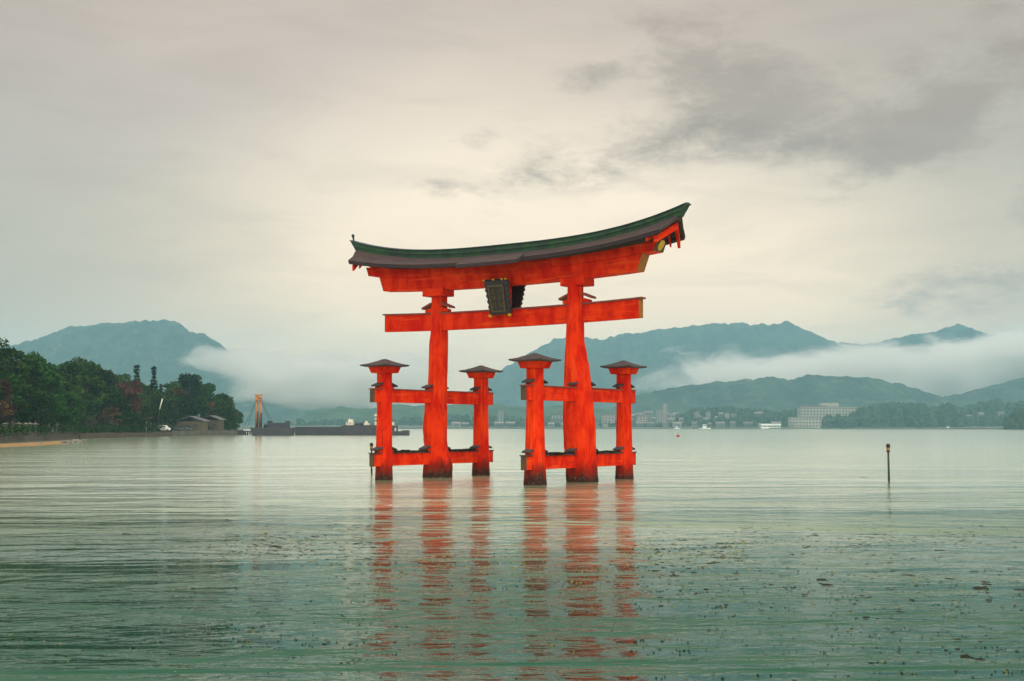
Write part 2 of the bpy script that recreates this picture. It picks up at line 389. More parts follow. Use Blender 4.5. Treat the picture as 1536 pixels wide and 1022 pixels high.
# four sleeve pillars, each with block and hipped roof
spec = [(-5.4, 4.86, .45, .51), (-5.4, -4.86, .48, .57), (5.45, 4.86, .475, .61), (5.45, -4.86, .45, .54)]
for q, (u, v, r1, r0) in enumerate(spec):
    rings = []
    for i in range(31):
        z = -0.9 + (6.45+0.9)*i/30; k = max(0, z/6.45)
        r = r0 + (r1-r0)*min(1, k*1.5) if k < .67 else r1
        r *= 1 + 0.06*math.exp(-max(0, z)/0.5)
        rings.append([(u + math.cos(2*math.pi*j/24)*r*(1+.03*fbm(math.cos(2*math.pi*j/24)+q*4, math.sin(2*math.pi*j/24), z*.4, 3)),
                       -v + math.sin(2*math.pi*j/24)*r*(1+.03*fbm(math.cos(2*math.pi*j/24)+q*4, math.sin(2*math.pi*j/24), z*.4+9, 3)), z) for j in range(24)])
    mb = MB(); mb.loft(rings); sp = mb.build('sleeve_pillar', M['pillar'], torii, smooth=True)
    cb = MB(); a, b = .58, .70
    cb.hexa([(u-a,-v-a,6.36),(u+a,-v-a,6.36),(u+a,-v+a,6.36),(u-a,-v+a,6.36),(u-b,-v-b,6.735),(u+b,-v-b,6.735),(u+b,-v+b,6.735),(u-b,-v+b,6.735)])
    cb.build('capital', M['red'], sp, bevel=0.012)
    rf = MB(); rr = []
    for (hw, z, lift) in ((.86, 6.74, 0), (1.04, 6.735, .05), (1.05, 6.80, .06), (.72, 6.925, .01), (.36, 7.07, 0), (.06, 7.21, 0)):
        ring = []
        for (sx, sy) in ((-1,-1),(1,-1),(1,1),(-1,1)):
            nx = (1,0) if (sx,sy)==(-1,-1) else (0,1) if (sx,sy)==(1,-1) else (-1,0) if (sx,sy)==(1,1) else (0,-1)
            for k in range(6):
                x, y = sx*hw + nx[0]*2*hw*k/6, sy*hw + nx[1]*2*hw*k/6
                e = abs(2*k/6 - 1)**2.2
                ring.append((u+x, -v+y, z + lift*e))
        rr.append(ring)
    rf.loft(rr); rf.build('pillar_roof', M['slate'], sp)

# sleeve tie beams
for u in (-5.4, 5.45):
    rm = {4.6: (0.58 if u < 0 else 0.72), 0.82: (0.80 if u < 0 else 0.88)}
    for z0, z1 in ((0.82, 1.56), (4.61, 5.37)):
        w_ = .17; Lb = 5.94
        b = MB(); b.box(u-w_, u+w_, -Lb, Lb, z0, z1)
        beam = b.build('sleeve_tie_beam', M['red'], torii, bevel=0.012)
        c = MB(); c.box(u-w_-.06, u+w_+.06, -Lb-.10, Lb+.10, z1+.002, z1+.068); c.build('beam_cap', M['cap'] if z1 > 3 else M['slate'], beam, bevel=0.008)
        for s in (-1, 1):
            e = MB(); e.box(u-w_-.012, u+w_+.012, min(s*Lb+s*.002, s*Lb+s*.035), max(s*Lb+s*.002, s*Lb+s*.035), z0-.01, z1-.004); e.build('end_plate', M['dark_plate'], beam)
        zt = z1 + .07
        for v in (4.86, 0, -4.86):
            r = (.47 if v else (.62 if z1 > 3 else .84) + (.10 if u > 0 else 0))
            for s in (-1, 1): wedge(u, v, zt, 'v', s, r, torii, False)

# main crossbeam, gently upswept
def swept(mb, half0, half1, zlo, zhi, v0, v1, n=40, slant=0.0):
    """a long member between two height curves; half-length half0 at the bottom and half1 at the top"""
    rings = []
    for i in range(n+1):
        k = -1 + 2*i/n; ub, ut = k*half0, k*half1
        rings.append([(ub, v0, zlo(ub)), (ub, v1, zlo(ub)), (ut, v1, zhi(ut)), (ut, v0, zhi(ut))])
    mb.loft(rings)
nz0 = lambda u: 9.19 + .11*sori(u, 9.4, 2.4)
nz1 = lambda u: 10.20 + .16*sori(u, 9.4, 2.4)
b = MB(); swept(b, 9.38, 9.38, nz0, nz1, -.21, .21); nuki = b.build('crossbeam', M['red'], torii)
b = MB(); swept(b, 9.55, 9.58, lambda u: nz1(u)+.003, lambda u: nz1(u)+.10, -.28, .28); b.build('beam_cap', M['cap'], nuki)
for s in (-1, 1):
    e = MB(); e.box(min(s*9.383, s*9.42), max(s*9.383, s*9.42), -.222, .222, nz0(9.4)-.01, nz1(9.4)-.002); e.build('end_plate', M['ochre'], nuki)

# lintel in two tiers
lz0 = lambda u: 11.70 + .24*sori(u, 9.5, 2.4)
lz1 = lambda u: 12.52 + .38*sori(u, 9.8, 2.4)
b = MB(); swept(b, 9.36, 9.72, lz0, lz1, -.40, .40); lin = b.build('lintel', M['red'], torii)
for s in (-1, 1):
    e = MB(); t0, t1 = .004, .04
    e.hexa([(s*(9.36+t0),-.41,lz0(9.4)-.006),(s*(9.36+t1),-.41,lz0(9.4)-.006),(s*(9.36+t1),.41,lz0(9.4)-.006),(s*(9.36+t0),.41,lz0(9.4)-.006),
            (s*(9.72+t0),-.41,lz1(9.7)-.003),(s*(9.72+t1),-.41,lz1(9.7)-.003),(s*(9.72+t1),.41,lz1(9.7)-.003),(s*(9.72+t0),.41,lz1(9.7)-.003)])
    e.build('end_plate', M['ochre'], lin)
tz1 = lambda u: 13.02 + .56*sori(u, 10.9, 2.6)
b = MB(); swept(b, 10.52, 10.74, lambda u: lz1(u)+.004, tz1, -.56, .56); upl = b.build('upper_lintel', M['red'], torii)
for s in (-1, 1):
    e = MB(); e.hexa([(s*10.525,-.55,lz1(10.5)+.01),(s*10.56,-.55,lz1(10.5)+.01),(s*10.56,.55,lz1(10.5)+.01),(s*10.525,.55,lz1(10.5)+.01),
                      (s*10.745,-.55,tz1(10.7)-.005),(s*10.78,-.55,tz1(10.7)-.005),(s*10.78,.55,tz1(10.7)-.005),(s*10.745,.55,tz1(10.7)-.005)])
    e.build('end_plate', M['dark_plate'], upl)
    d = MB(); cz = (lz1(10.5)+tz1(10.7))/2 + .06; rings = []
    for k, rr_ in ((.57, .30), (.66, .30), (.70, .24)):
        rings.append([(s*(10.08 + k + .16*math.sin(2*math.pi*j/20)*rr_/.3*.9), .30*math.cos(2*math.pi*j/20)*rr_/.3, cz + .30*math.sin(2*math.pi*j/20)*rr_/.3) for j in range(20)])
    d.loft(rings); d.build('sun_emblem', M['gold'], upl)

# bark roof, curved up at both ends
rz = lambda u: 14.25 + 1.28*sori(u, 12.4, 3.0)          # crest of the ridge
rb = lambda u: 13.66 + 1.22*sori(u, 11.95, 2.7)         # foot of the ridge box
ez = lambda u: 12.98 + .86*sori(u, 11.6, 2.6)           # lower edge of the eaves
EV = 1.5
roof = None
b = MB(); rings = []
for i in range(57):
    k = -1 + 2*i/56; rr_ = []
    ue, ur = k*11.45, k*11.93
    th_ = .17
    for (v, uu, z) in ((-EV, ue, ez(ue)), (-.24, ur, rb(ur)-.22), (.24, ur, rb(ur)-.22), (EV, ue, ez(ue)), (EV+.05, ue, ez(ue)+th_),
                       (.85, (ue+ur)/2, (ez(ue)+th_)*.54 + rb(ur)*.46 - .07), (.24, ur, rb(ur)+.03), (-.24, ur, rb(ur)+.03), (-.85, (ue+ur)/2, (ez(ue)+th_)*.54 + rb(ur)*.46 - .07), (-EV-.05, ue, ez(ue)+th_)):
        rr_.append((uu, v, z))
    rings.append(rr_)
b.loft(rings); roof = b.build('roof', M['bark'], torii)
# dark layered rim under the eaves on both long sides
for s in (-1, 1):
    b = MB(); rings = []
    for i in range(49):
        u = -11.40 + 22.8*i/48
        rings.append([(u, s*(EV-.25), ez(u)-.075+.13), (u, s*(EV-.02), ez(u)-.07), (u, s*(EV+.035), ez(u)-.05), (u, s*(EV+.055), ez(u)+.10), (u, s*(EV-.2), ez(u)+.12)])
    b.loft(rings); b.build('eave_rim', M['bark_edge'], roof)
    b = MB(); rings = []                                 # the eaves step forward over the plaque
    for i in range(17):
        u = -2.25 + 4.5*i/16
        rings.append([(u, s*1.25, ez(u)+.16), (u, s*2.02, ez(u)-.19), (u, s*2.06, ez(u)-.03), (u, s*1.25, ez(u)+.37)])
    b.loft(rings); st = b.build('eave_step', M['bark'], roof)
    b = MB(); rings = []
    for i in range(17):
        u = -2.24 + 4.48*i/16
        rings.append([(u, s*1.55, ez(u)-.02), (u, s*2.03, ez(u)-.25), (u, s*2.075, ez(u)-.23), (u, s*2.07, ez(u)-.10), (u, s*1.55, ez(u)+.1)])
    b.loft(rings); b.build('eave_rim', M['bark_edge'], roof)
    # red bargeboards under each gable end
    b = MB()
    for t in (-1, 1):
        pk = Vector((s*11.60, t*.0, rb(11.8)-.42)); ft = Vector((s*11.02, t*1.42, ez(11.1)-.20))
        o1, o2 = Vector((0, 0, -.27)), Vector((s*.18, 0, 0))
        b.hexa([pk+o1, ft+o1, ft+o1+o2, pk+o1+o2, pk-o1*.4, ft-o1*.4, ft-o1*.4+o2, pk-o1*.4+o2])
        pk2 = pk - Vector((s*.55, 0, .02)); ft2 = ft - Vector((s*.5, 0, 0))
        b.hexa([pk2+o1*.6, ft2+o1*.6, ft2+o1*.6+o2*.6, pk2+o1*.6+o2*.6, pk2-o1*.3, ft2-o1*.3, ft2-o1*.3+o2*.6, pk2-o1*.3+o2*.6])
    b.build('bargeboard', M['red'], roof)
# ridge box with thin capping
b = MB(); rings = []
for i in range(57):
    k = -1 + 2*i/56; u0, u1, u2 = k*11.98, k*12.14, k*12.38
    rings.append([(u0,-.30,rb(u0)-.05),(u0,.30,rb(u0)-.05),(u1,.30,rb(u0)+.22),(u1,.34,rb(u0)+.225),(u2,.31,rz(u2)-.07),(u2,-.31,rz(u2)-.07),(u1,-.34,rb(u0)+.225),(u1,-.30,rb(u0)+.22)])
b.loft(rings); ridge = b.build('ridge', M['copper'], roof)
b = MB(); rings = []
for i in range(57):
    k = -1 + 2*i/56; u2 = k*12.44
    rings.append([(u2,-.37,rz(u2)-.068),(u2,.37,rz(u2)-.068),(u2,.37,rz(u2)-.03),(u2,.0,rz(u2)+.04),(u2,-.37,rz(u2)-.03)])
b.loft(rings); b.build('ridge_cap', M['copper_edge'], roof)
b = MB(); zf = rz(12.40)
b.tube([(-12.36,0,zf-.05),(-12.40,0,zf+.14),(-12.44,0,zf+.32)], [.05,.06,.09], 8); b.ball((-12.44,0,zf+.34), .11, 3, .2)
b.build('finial', M['copper_edge'], roof)

# strut and two plaques
b = MB(); b.box(-.30, .30, -.28, .28, 10.29, 11.72); b.build('strut', M['red'], torii, bevel=0.01)
def text_mesh(body, size):
    cu = bpy.data.curves.new('lettering', 'FONT'); cu.body = body; cu.size = size; cu.extrude = 0.012; cu.align_x = 'CENTER'; cu.align_y = 'CENTER'
    o = bpy.data.objects.new('lettering', cu); col.objects.link(o)
    dg = bpy.context.evaluated_depsgraph_get(); dg.update()
    me = bpy.data.meshes.new_from_object(o.evaluated_get(dg)); bpy.data.objects.remove(o)
    return me
def plaque(side, words):
    """side +1 faces the viewer; local frame: X right, Z up in the tilted board plane"""
    top_v, bot_v, zt, zb = (1.00, .48, 12.00, 9.96) if side > 0 else (.78, .42, 11.98, 10.28)
    hw_t, hw_b = (.89, .78) if side > 0 else (1.00, .84)
    H = math.hypot(zt-zb, top_v-bot_v); tilt = math.atan2(top_v-bot_v, zt-zb)
    root = bpy.data.objects.new('plaque', None); col.objects.link(root); root.parent = torii; root.empty_display_size = .3
    root.location = (.03 if side > 0 else 0, -side*bot_v, zb)
    root.rotation_euler = (tilt, 0, 0 if side > 0 else math.pi)
    # scalloped frame
    pts = []; n = 6
    for k in range(n*6+1):
        f_ = k/(n*6); pts.append((hw_b + (hw_t-hw_b)*f_ + .045*math.sin(f_*n*2*math.pi), H*f_))
    out = [(x, z) for x, z in pts]
    for k in range(1, 24): f_ = k/24; out.append((hw_t*(1-2*f_), H + .05*abs(math.sin(f_*3*math.pi))))
    out += [(-x, z) for x, z in reversed(pts)]
    for k in range(1, 24): f_ = k/24; out.append((-hw_b*(1-2*f_), -.05*abs(math.sin(f_*3*math.pi))))
    fr = MB(); fr.loft([[(x, .06, z) for x, z in out], [(x, -.06, z) for x, z in out], [(x*.9, -.13, .1+z*.91) for x, z in out]])
    fr.build('frame', M['lacquer'], root)
    bd = MB(); bw = .54
    for x0, x1, z0, z1 in ((-bw,bw,H-.42,H-.30), (-bw*.86,bw*.86,.16,.24)): bd.box(x0, x1, -.19, -.135, z0, z1)
    for s in (-1, 1): bd.hexa([(s*bw*.86-.045,-.19,.2),(s*bw*.86+.045,-.19,.2),(s*bw*.86+.045,-.135,.2),(s*bw*.86-.045,-.135,.2),(s*bw-.045,-.19,H-.3),(s*bw+.045,-.19,H-.3),(s*bw+.045,-.135,H-.3),(s*bw-.045,-.135,H-.3)])
    bd.build('border', M['bronze'], root)
    le = None
    for x in (-.80, -.1, .55, .82): ft = MB(); ft.box(x-.07, x+.07, -.20, -.10, H-.02, H+.07); ft.build('fitting', M['gold'], root, bevel=.01)
    for s in (-1, 1): ft = MB(); ft.box(s*hw_b*.92-.11, s*hw_b*.92+.11, -.17, -.09, -.14, .02); ft.build('fitting', M['gold'], root, bevel=.01)
    cols_ = words
    for ci, wd in enumerate(cols_):
        me = text_mesh('\n'.join(wd), .42)
        me.materials.clear(); me.materials.append(M['bronze'])
        o = bpy.data.objects.new('lettering', me); col.objects.link(o); o.parent = root
        o.rotation_euler = (math.pi/2, 0, 0); o.location = ((.26 if ci == 0 else -.26), -.15, H*.46)
        me.transform(Matrix.Diagonal((1, .95, 1, 1)))
plaque(1, ['伊都岐', '島神社']); plaque(-1, ['嚴島', '神社'])

# heaps of dried weed on the lower tie beams
for u, v0, v1, seed in ((-5.4, .95, 4.0, 1), (-5.4, -4.0, -.95, 2), (5.45, 1.15, 4.0, 3), (5.45, -4.0, -1.1, 4)):
    rnd = random.Random(seed); h = MB()
    for k in range(70):
        v = rnd.uniform(v0, v1); hh = .035 + .075*max(0, fbm(v*1.6, seed*5, 0, 3)+.35)
        h.ball((u + rnd.uniform(-.16, .16), -v, 1.63+hh*.3), .05+hh, k, .6, 6, 4, (1.5, 1.6, .75))
    o = h.build('seaweed_heap', M['weed'])
    o.location = (TX, TY, 0); o.rotation_euler = (0, 0, -TH)
    nm = {(-5.4, True): 'front left', (-5.4, False): 'rear left', (5.45, True): 'front right', (5.45, False): 'rear right'}[(u, v0 > 0)]
    tag(o, {'front left': 'dark heap of weed on the lower beam between far pair, front half beside left trunk',
            'rear left': 'dark heap of weed on the lower beam behind the left thick trunk',
            'front right': 'dark heap of weed on the lower beam in front of the right thick trunk',
            'rear right': 'dark heap of weed on the lower beam behind the right thick trunk'}[nm], 'seaweed', 'weed heaps on the lower beams')

# ------------------------------------------------------------------ marker posts standing in the water
M['post'] = mat('tarred_post', (0.018, 0.020, 0.012), (0.03, 0.03, 0.016), 0.6, 6, .01)
M['yellow'] = mat('yellow_band', (0.36, 0.20, 0.02), (0.25, 0.13, 0.02), 0.5, 6)
def marker(px, py, label, hgt):
    P = on_water(px, py)
    t = thing('marker_post', label, 'marker post', P, random.uniform(0, 3), 'marker posts in the water')
    b = MB(); b.tube([(.05,0,-.8),(0,0,0),(-.03,0,hgt-.5)], [.07,.065,.055], 10); b.build('post', M['post'], t, True)
    b = MB(); b.tube([(-.03,0,hgt-.5),(-.03,0,hgt-.42)], [.10,.11], 12); b.build('collar', M['post'], t, True); b = MB(); b.tube([(-.03,0,hgt-.22),(-.03,0,hgt-.10),(-.03,0,hgt-.02),(-.03,0,hgt)], [.115,.125,.09,.03], 12); b.build('lantern_head', M['post'], t, True)
    b = MB(); b.tube([(-.03,0,hgt-.418),(-.03,0,hgt-.222)], [.10,.10], 12); b.build('yellow_band', M['yellow'], t, True)
marker(1333.5, 722, 'thin dark marker post with yellow banded head standing alone in open water', 2.18)
marker(557.5, 709.5, 'thin marker post with yellow head showing at the left end of the gate beams', 2.06)

# ------------------------------------------------------------------ floating weed and leaves
def flake(mb, P, r, rnd, z):
    n = 6; a0 = rnd.uniform(0, 6.3); asp = rnd.uniform(.6, 1.0); c, s = math.cos(a0), math.sin(a0)
    top = []; bot = []
    for j in range(n):
        ph = 2*math.pi*j/n; rr_ = r*rnd.uniform(.55, 1.15)
        x, y = math.cos(ph)*rr_, math.sin(ph)*rr_*asp
        x, y = x*c - y*s, x*s + y*c
        bot.append((P.x+x, P.y+y, -.01)); top.append((P.x+x*.85, P.y+y*.85, z))
    mb.loft([bot, top])
rnd = random.Random(21); fl = MB()
def drop(px, py, rpx, yellow=False):
    if py < 690: return
    P = on_water(px, py)
    if P.y > 95: return
    k = P.y / F_PX
    fl.cur = 1 if yellow else 0
    flake(fl, P, max(.017, rpx*k*1.55), rnd, .0018)
def band(n, px0, px1, py0, py1, r0, r1, slope=0.0, yel=0.0, clump=0):
    for i in range(n):
        px = rnd.uniform(px0, px1); py = rnd.gauss((py0+py1)/2, (py1-py0)/3.4) + slope*(px-px0)
        rr_ = r0 + (r1-r0)*rnd.random()**3
        drop(px, py, rr_, rnd.random() < yel)
        if clump and rnd.random() < clump:
            for q in range(rnd.randint(2, 6)): drop(px+rnd.gauss(0, 9), py+rnd.gauss(0, 1.6), rr_*rnd.uniform(.4, .9), rnd.random() < yel)
band(420, 330, 570, 790, 842, .8, 4.0, -.02, .15, .25)
band(60, 380, 470, 808, 832, 1.2, 5.0, 0, .2, .4)
band(240, 30, 360, 785, 860, .8, 3.2, 0, .1, .1)
band(520, 560, 960, 805, 880, .8, 2.6, 0, .75, .2)
band(270, 940, 1120, 800, 850, .8, 4.5, 0, .35, .4)
band(300, 1090, 1536, 785, 825, .8, 4.5, .01, .25, .35)
band(340, 960, 1536, 835, 910, .9, 3.8, 0, .15, .15)
band(560, -40, 1580, 760, 1030, .7, 2.6, 0, .1, .05)
band(420, -40, 600, 840, 1030, .8, 2.8, 0, .1, .1)
band(360, 950, 1580, 880, 1030, .8, 2.8, 0, .1, .08)
band(260, 560, 980, 840, 960, .6, 1.8, 0, .6, .1)
tag(fl.build('floating_debris', [M['weed'], M['weed_light']]), 'scattered dark and yellow green weed flecks floating on the sea', 'debris', kind='stuff')
cl_px = [(1240,877,13),(1232,869,9),(1362,863,12),(1012,864,12),(985,856,9),(1105,861,7),(1423,868,8),(1478,873,9),(1470,882,15),(1530,885,12),(1484,900,6),
         (1350,918,7),(1300,926,7),(1448,984,10),(1470,989,11),(1436,959,8),(152,894,7),(412,820,12),(190,801,9),(308,833,6),(1040,859,6),(1480,876,8),(1208,892,6),(990,896,8),(1295,716,9)]
for px, py, rp in cl_px:
    rp *= .72
    P = on_water(px, py); k = P.y/F_PX; b = MB()
    for q in range(14):
        c = Vector((P.x + rnd.uniform(-.6, .6)*rp*k, P.y + rnd.uniform(-.7, .7)*rp*k, 0)); flake(b, c - P, rp*k*rnd.uniform(.45, .8), rnd, .002 + .002*rnd.random())
    o = b.build('seaweed_clump', M['weed']); o.location = P
    tag(o, 'larger clump of dark weed floating flat on the green water', 'seaweed', 'larger floating weed clumps')

# ------------------------------------------------------------------ mountains
def forest_mat(name, a, b_, c, scale):
    return mat(name, a, b_, 0.95, scale, 0, c3=c, spec=0.1)
M['mount'] = forest_mat('wooded_mountain', (0.008, 0.022, 0.022), (0.030, 0.056, 0.042), (0.085, 0.095, 0.065), 0.013)
M['hill'] = forest_mat('wooded_hill', (0.018, 0.042, 0.022), (0.045, 0.075, 0.034), (0.08, 0.08, 0.04), 0.02)
def mountain(name, pts, Y, depth, seed, step=3.0, amp=0.06, tree=6.5, mname='mount', label=''):
    mb = MB(); rows = 26
    xs = []; px = pts[0][0]
    while px <= pts[-1][0] + .1: xs.append(px); px += step
    rings = []
    for px in xs:
        P = at(px, lerp_tab(pts, px), Y); ring = []
        edge = min(1, (px-pts[0][0])/40, (pts[-1][0]-px)/40)
        for r in range(rows+1):
            t = -1 + 2*r/rows
            y = Y + t*depth; prof = (1-abs(t)**1.25)
            z = P.z*prof
            n_ = fbm(P.x*.0016+seed, y*.0016, seed*2, 6)
            z += P.z*amp*6*n_*min(1, abs(t)*3)*(1-abs(t)) - P.z*.16*abs(fbm(P.x*.0042+seed*2, y*.0016, seed, 4))*min(1, abs(t)*4)*(1-abs(t))*2
            z += tree*fbm(P.x*.035+seed, y*.035, 3.0, 3)*(.35 + .65*prof)
            z += P.z*.018*fbm(P.x*.012+seed, seed, 1.0, 4)*prof
            ring.append((P.x, y, max(z if abs(t) < 1 else -.5, -.5)))
        rings.append(ring)
    mb.loft(rings, close=False, caps=False)
    return tag(mb.build(name, M[mname], smooth=True), label, 'mountain', kind='structure')
mountain('mountain', [(-260,640),(-120,585),(-20,535),(38,514),(75,502),(115,490),(160,486),(205,482),(247,479),(268,487),(310,503),(335,520),(375,541),(415,560),(470,590),(540,615),(620,640)], 4300, 900, 1.7, label='blue hazy wooded mountain rising behind the headland')
mountain('mountain', [(300,640),(345,600),(385,572),(420,566),(470,585),(520,605),(580,616),(640,612),(700,616),(780,628),(860,640)], 3500, 420, 5.2, tree=3, label='pale lower hill fading in mist behind the barge')
mountain('mountain', [(420,640),(470,618),(510,610),(555,614),(590,606),(650,610),(720,604),(790,612),(860,606),(960,622),(1050,640)], 2600, 200, 8.8, tree=3, mname='hill', label='low wooded hill behind the far shore town')
mountain('mountain', [(640,640),(700,592),(750,556),(790,532),(830,510),(868,505),(900,511),(940,501),(1000,493),(1050,487),(1110,485),(1150,488),(1182,484),(1215,497),(1240,510),(1290,518),(1350,506),(1400,498),(1437,485),(1462,494),(1500,510),(1560,515),(1640,540),(1760,640)], 5200, 1000, 3.3, label='long blue mountain ridge above the mist bank')
mountain('mountain', [(880,640),(930,604),(955,592),(1010,582),(1070,573),(1100,572),(1160,566),(1180,570),(1210,562),(1250,566),(1300,566),(1350,576),(1390,588),(1430,604),(1500,622),(1560,640)], 3000, 420, 9.4, tree=4, amp=.08, label='teal wooded hill below the mist bank')
mountain('mountain', [(1290,640),(1350,614),(1400,600),(1440,590),(1480,580),(1536,568),(1600,560),(1680,580),(1780,640)], 3300, 420, 12.4, tree=4, label='grey wooded slope running under the mist at the right')

# ------------------------------------------------------------------ far shore: land, wood, town
M['land'] = mat('far_shore_land', (0.05, 0.07, 0.045), (0.09, 0.085, 0.06), 0.95, 0.05)
M['seawall'] = mat('far_sea_wall', (0.10, 0.09, 0.075), (0.06, 0.06, 0.05), 0.9, 0.2)
b = MB(); rings = []
for i in range(140):
    px = -500 + i*17.5; Y = 1980 - 40*math.sin(px*.004) + 30*fbm(px*.01, 2, 0, 4)
    x = (px-768)/F_PX*Y
    rings.append([(x, Y, -.6), (x, Y+.3, 1.6), (x*1.02, Y+40, 2.4), (x*1.15, Y+320, 6.0), (x*2.2, Y+2300, 6.0), (x*2.2, Y+2310, -.6)])
b.loft(rings, close=False, caps=False); tag(b.build('far_shore', M['land']), 'low far shore strip under the wooded hills', 'shore', kind='structure')

M['far_leaf'] = mat('far_wood_leaves', (0.018, 0.034, 0.022), (0.032, 0.05, 0.026), 0.95, 0.06, 0, c3=(0.055, 0.05, 0.028), spec=0.1)
def far_wood(name, spots, label, seed):
    rnd = random.Random(seed); b = MB()
    for (px0, px1, top0, top1, Y0, Y1, n, r0, r1) in spots:
        for k in range(n):
            f_ = rnd.random(); px = px0 + (px1-px0)*f_; Y = rnd.uniform(Y0, Y1)
            top = lerp_tab([(0, top0), (1, top1)], f_) if not isinstance(top0, list) else lerp_tab(top0, px)
            r = rnd.uniform(r0, r1); zt = at(px, top, Y).z - abs(rnd.gauss(0, .28))*max(3, at(px, top, Y).z*.6)
            zt = max(zt, r*1.3 + 2); P = at(px, top, Y)
            b.ball((P.x, Y, zt-r*.95), r, rnd.uniform(0, 99), .95, 9, 6, (1, 1, rnd.uniform(.8, 1.25)))
            z2 = zt - r*1.5                                    # foliage reaching down to the ground
            while z2 > 3: b.ball((P.x+rnd.uniform(-2,2), Y+rnd.uniform(-3,3), z2-r*.6), r*1.02, rnd.uniform(0, 99), .95, 9, 6); z2 -= r*1.5
            b.add([(P.x-.4,Y,2),(P.x+.4,Y,2),(P.x+.4,Y+.5,2),(P.x-.4,Y+.5,2),(P.x-.2,Y,zt-r),(P.x+.2,Y,zt-r),(P.x+.2,Y+.4,zt-r),(P.x-.2,Y+.4,zt-r)], [(0,1,5,4),(1,2,6,5),(2,3,7,6),(3,0,4,7)])
    return tag(b.build(name, M['far_leaf'], smooth=False), label, 'wood', kind='stuff')
far_wood('far_wood', [
    (1225, 1440, [(1225,630),(1245,622),(1270,624),(1296,610),(1330,604),(1360,602),(1385,606),(1400,612),(1420,606),(1450,614)], 0, 2030, 2130, 150, 5.5, 9),
    (1440, 1600, [(1440,612),(1470,602),(1500,598),(1540,604),(1600,606)], 0, 2300, 2420, 90, 6, 10),
    (1350, 1540, [(1350,628),(1440,622),(1540,626)], 0, 2120, 2250, 70, 5, 8)], 'dark wooded shore spreading right of the pale hotel', 3)
far_wood('far_wood', [
    (1000, 1200, [(1000,622),(1050,610),(1100,609),(1140,612),(1170,618),(1200,612)], 0, 2300, 2420, 110, 5, 8),
    (1060, 1190, [(1060,630),(1110,624),(1150,622),(1190,616)], 0, 2080, 2180, 80, 5, 8),
    (940, 1070, [(940,636),(1000,634),(1070,630)], 0, 2080, 2180, 50, 4, 6)], 'hazy wood behind the far waterfront town', 4)
far_wood('far_wood', [
    (420, 960, [(420,634),(500,630),(600,626),(700,622),(800,626),(900,628),(960,632)], 0, 2200, 2400, 150, 5, 9),
    (640, 960, [(640,632),(800,634),(960,636)], 0, 2060, 2160, 80, 4, 6)], 'hazy wooded shore seen through the legs of the gate', 5)
far_wood('far_wood', [(1508, 1620, [(1508,632),(1520,620),(1540,612),(1580,606),(1620,604)], 0, 1500, 1600, 60, 5, 8)], 'dark wooded point at the right edge of the far shore', 6)
b = MB(); rings = []
for i in range(30):
    px = 1402 + i*9; Y = 1560 + 20*math.sin(i*.6); x = (px-768)/F_PX*Y
    k = 1 if i else .3
    rings.append([(x, Y, -.6), (x, Y+1, 1.5*k), (x, Y+8, 1.7*k), (x, Y+60, 1.9*k), (x, Y+90, -.6)])
b.loft(rings, close=False, caps=False); tag(b.build('breakwater', M['seawall']), 'long low breakwater lying off the right end of the far shore', 'breakwater')
M['hotel_wall'] = mat('pale_render', (0.34, 0.31, 0.26), (0.28, 0.25, 0.21), 0.8, 0.4)
M['window'] = mat('dark_window_glass', (0.05, 0.06, 0.07), (0.07, 0.08, 0.09), 0.2, 0.5)
M['grey_wall'] = mat('grey_render', (0.22, 0.22, 0.24), (0.17, 0.17, 0.19), 0.8, 0.4)
M['pink_wall'] = mat('pink_render', (0.38, 0.25, 0.23), (0.3, 0.2, 0.2), 0.8, 0.4)
M['house_wall'] = mat('house_render', (0.16, 0.15, 0.135), (0.10, 0.10, 0.09), 0.8, 0.05, rnd=0.7)
M['house_roof'] = mat('house_tiles', (0.13, 0.12, 0.12), (0.18, 0.14, 0.12), 0.8, 0.6, rnd=0.3)
M['white'] = mat('white_paint', (0.78, 0.78, 0.75), (0.70, 0.70, 0.66), 0.5, 1.0)
def band_mat():
    m = mat('ribbon_windows_with_piers', (0.05, 0.06, 0.07), rough=.4); t = NT(m.node_tree)
    p = t.n('ShaderNodeBsdfPrincipled'); out = t.n('ShaderNodeOutputMaterial'); t.link(p.outputs[0], out.inputs[0])
    x = t.sep(t.n('ShaderNodeTexCoord').outputs['Object'])[0]
    f_ = t.m('FRACT', t.m('DIVIDE', x, 5.2)); t.put(p.inputs['Base Color'], t.mix(t.m('GREATER_THAN', f_, .70), (0.07, 0.08, 0.09), (0.36, 0.33, 0.28)))
    return m
M['band'] = band_mat()
def block(name, label, cat, px0, px1, pytop, Y, dep, wall, floors, bays, group=None, rot=0.0, roof_h=1.2):
    P0, P1 = at(px0, pytop, Y), at(px1, pytop, Y)
    W, H = P1.x-P0.x, P0.z - 2.0
    t = thing(name, label, cat, ((P0.x+P1.x)/2, Y+dep/2, 2.0), rot, group)
    b = MB(); b.box(-W/2, W/2, -dep/2, dep/2, -1.5, H)
    b.build('wall', wall, t)
    if floors:
        fh = H/floors
        for f_ in range(floors):
            wn = MB(); wn.box(-W/2+.25, W/2-.25, -dep/2-.12, -dep/2-.02, f_*fh+fh*.28, f_*fh+fh*.80)
            wn.build('window_band', M['band'], t)
    b = MB(); b.box(-W/2-.5, W/2+.5, -dep/2-.5, dep/2+.5, H+.02, H+roof_h); b.build('roof', M['house_roof'] if roof_h < 2 else wall, t)
    return t, W, H
t, W, H = block('hotel', 'long pale many-storeyed hotel rising behind the dark shore trees', 'hotel', 1201, 1296, 611, 2060, 26, M['hotel_wall'], 7, 20)
b = MB(); b.box(-W*.16, W*.12, -6, 8, H+1.25, H+7.0); ph = b.build('penthouse', M['hotel_wall'], t)
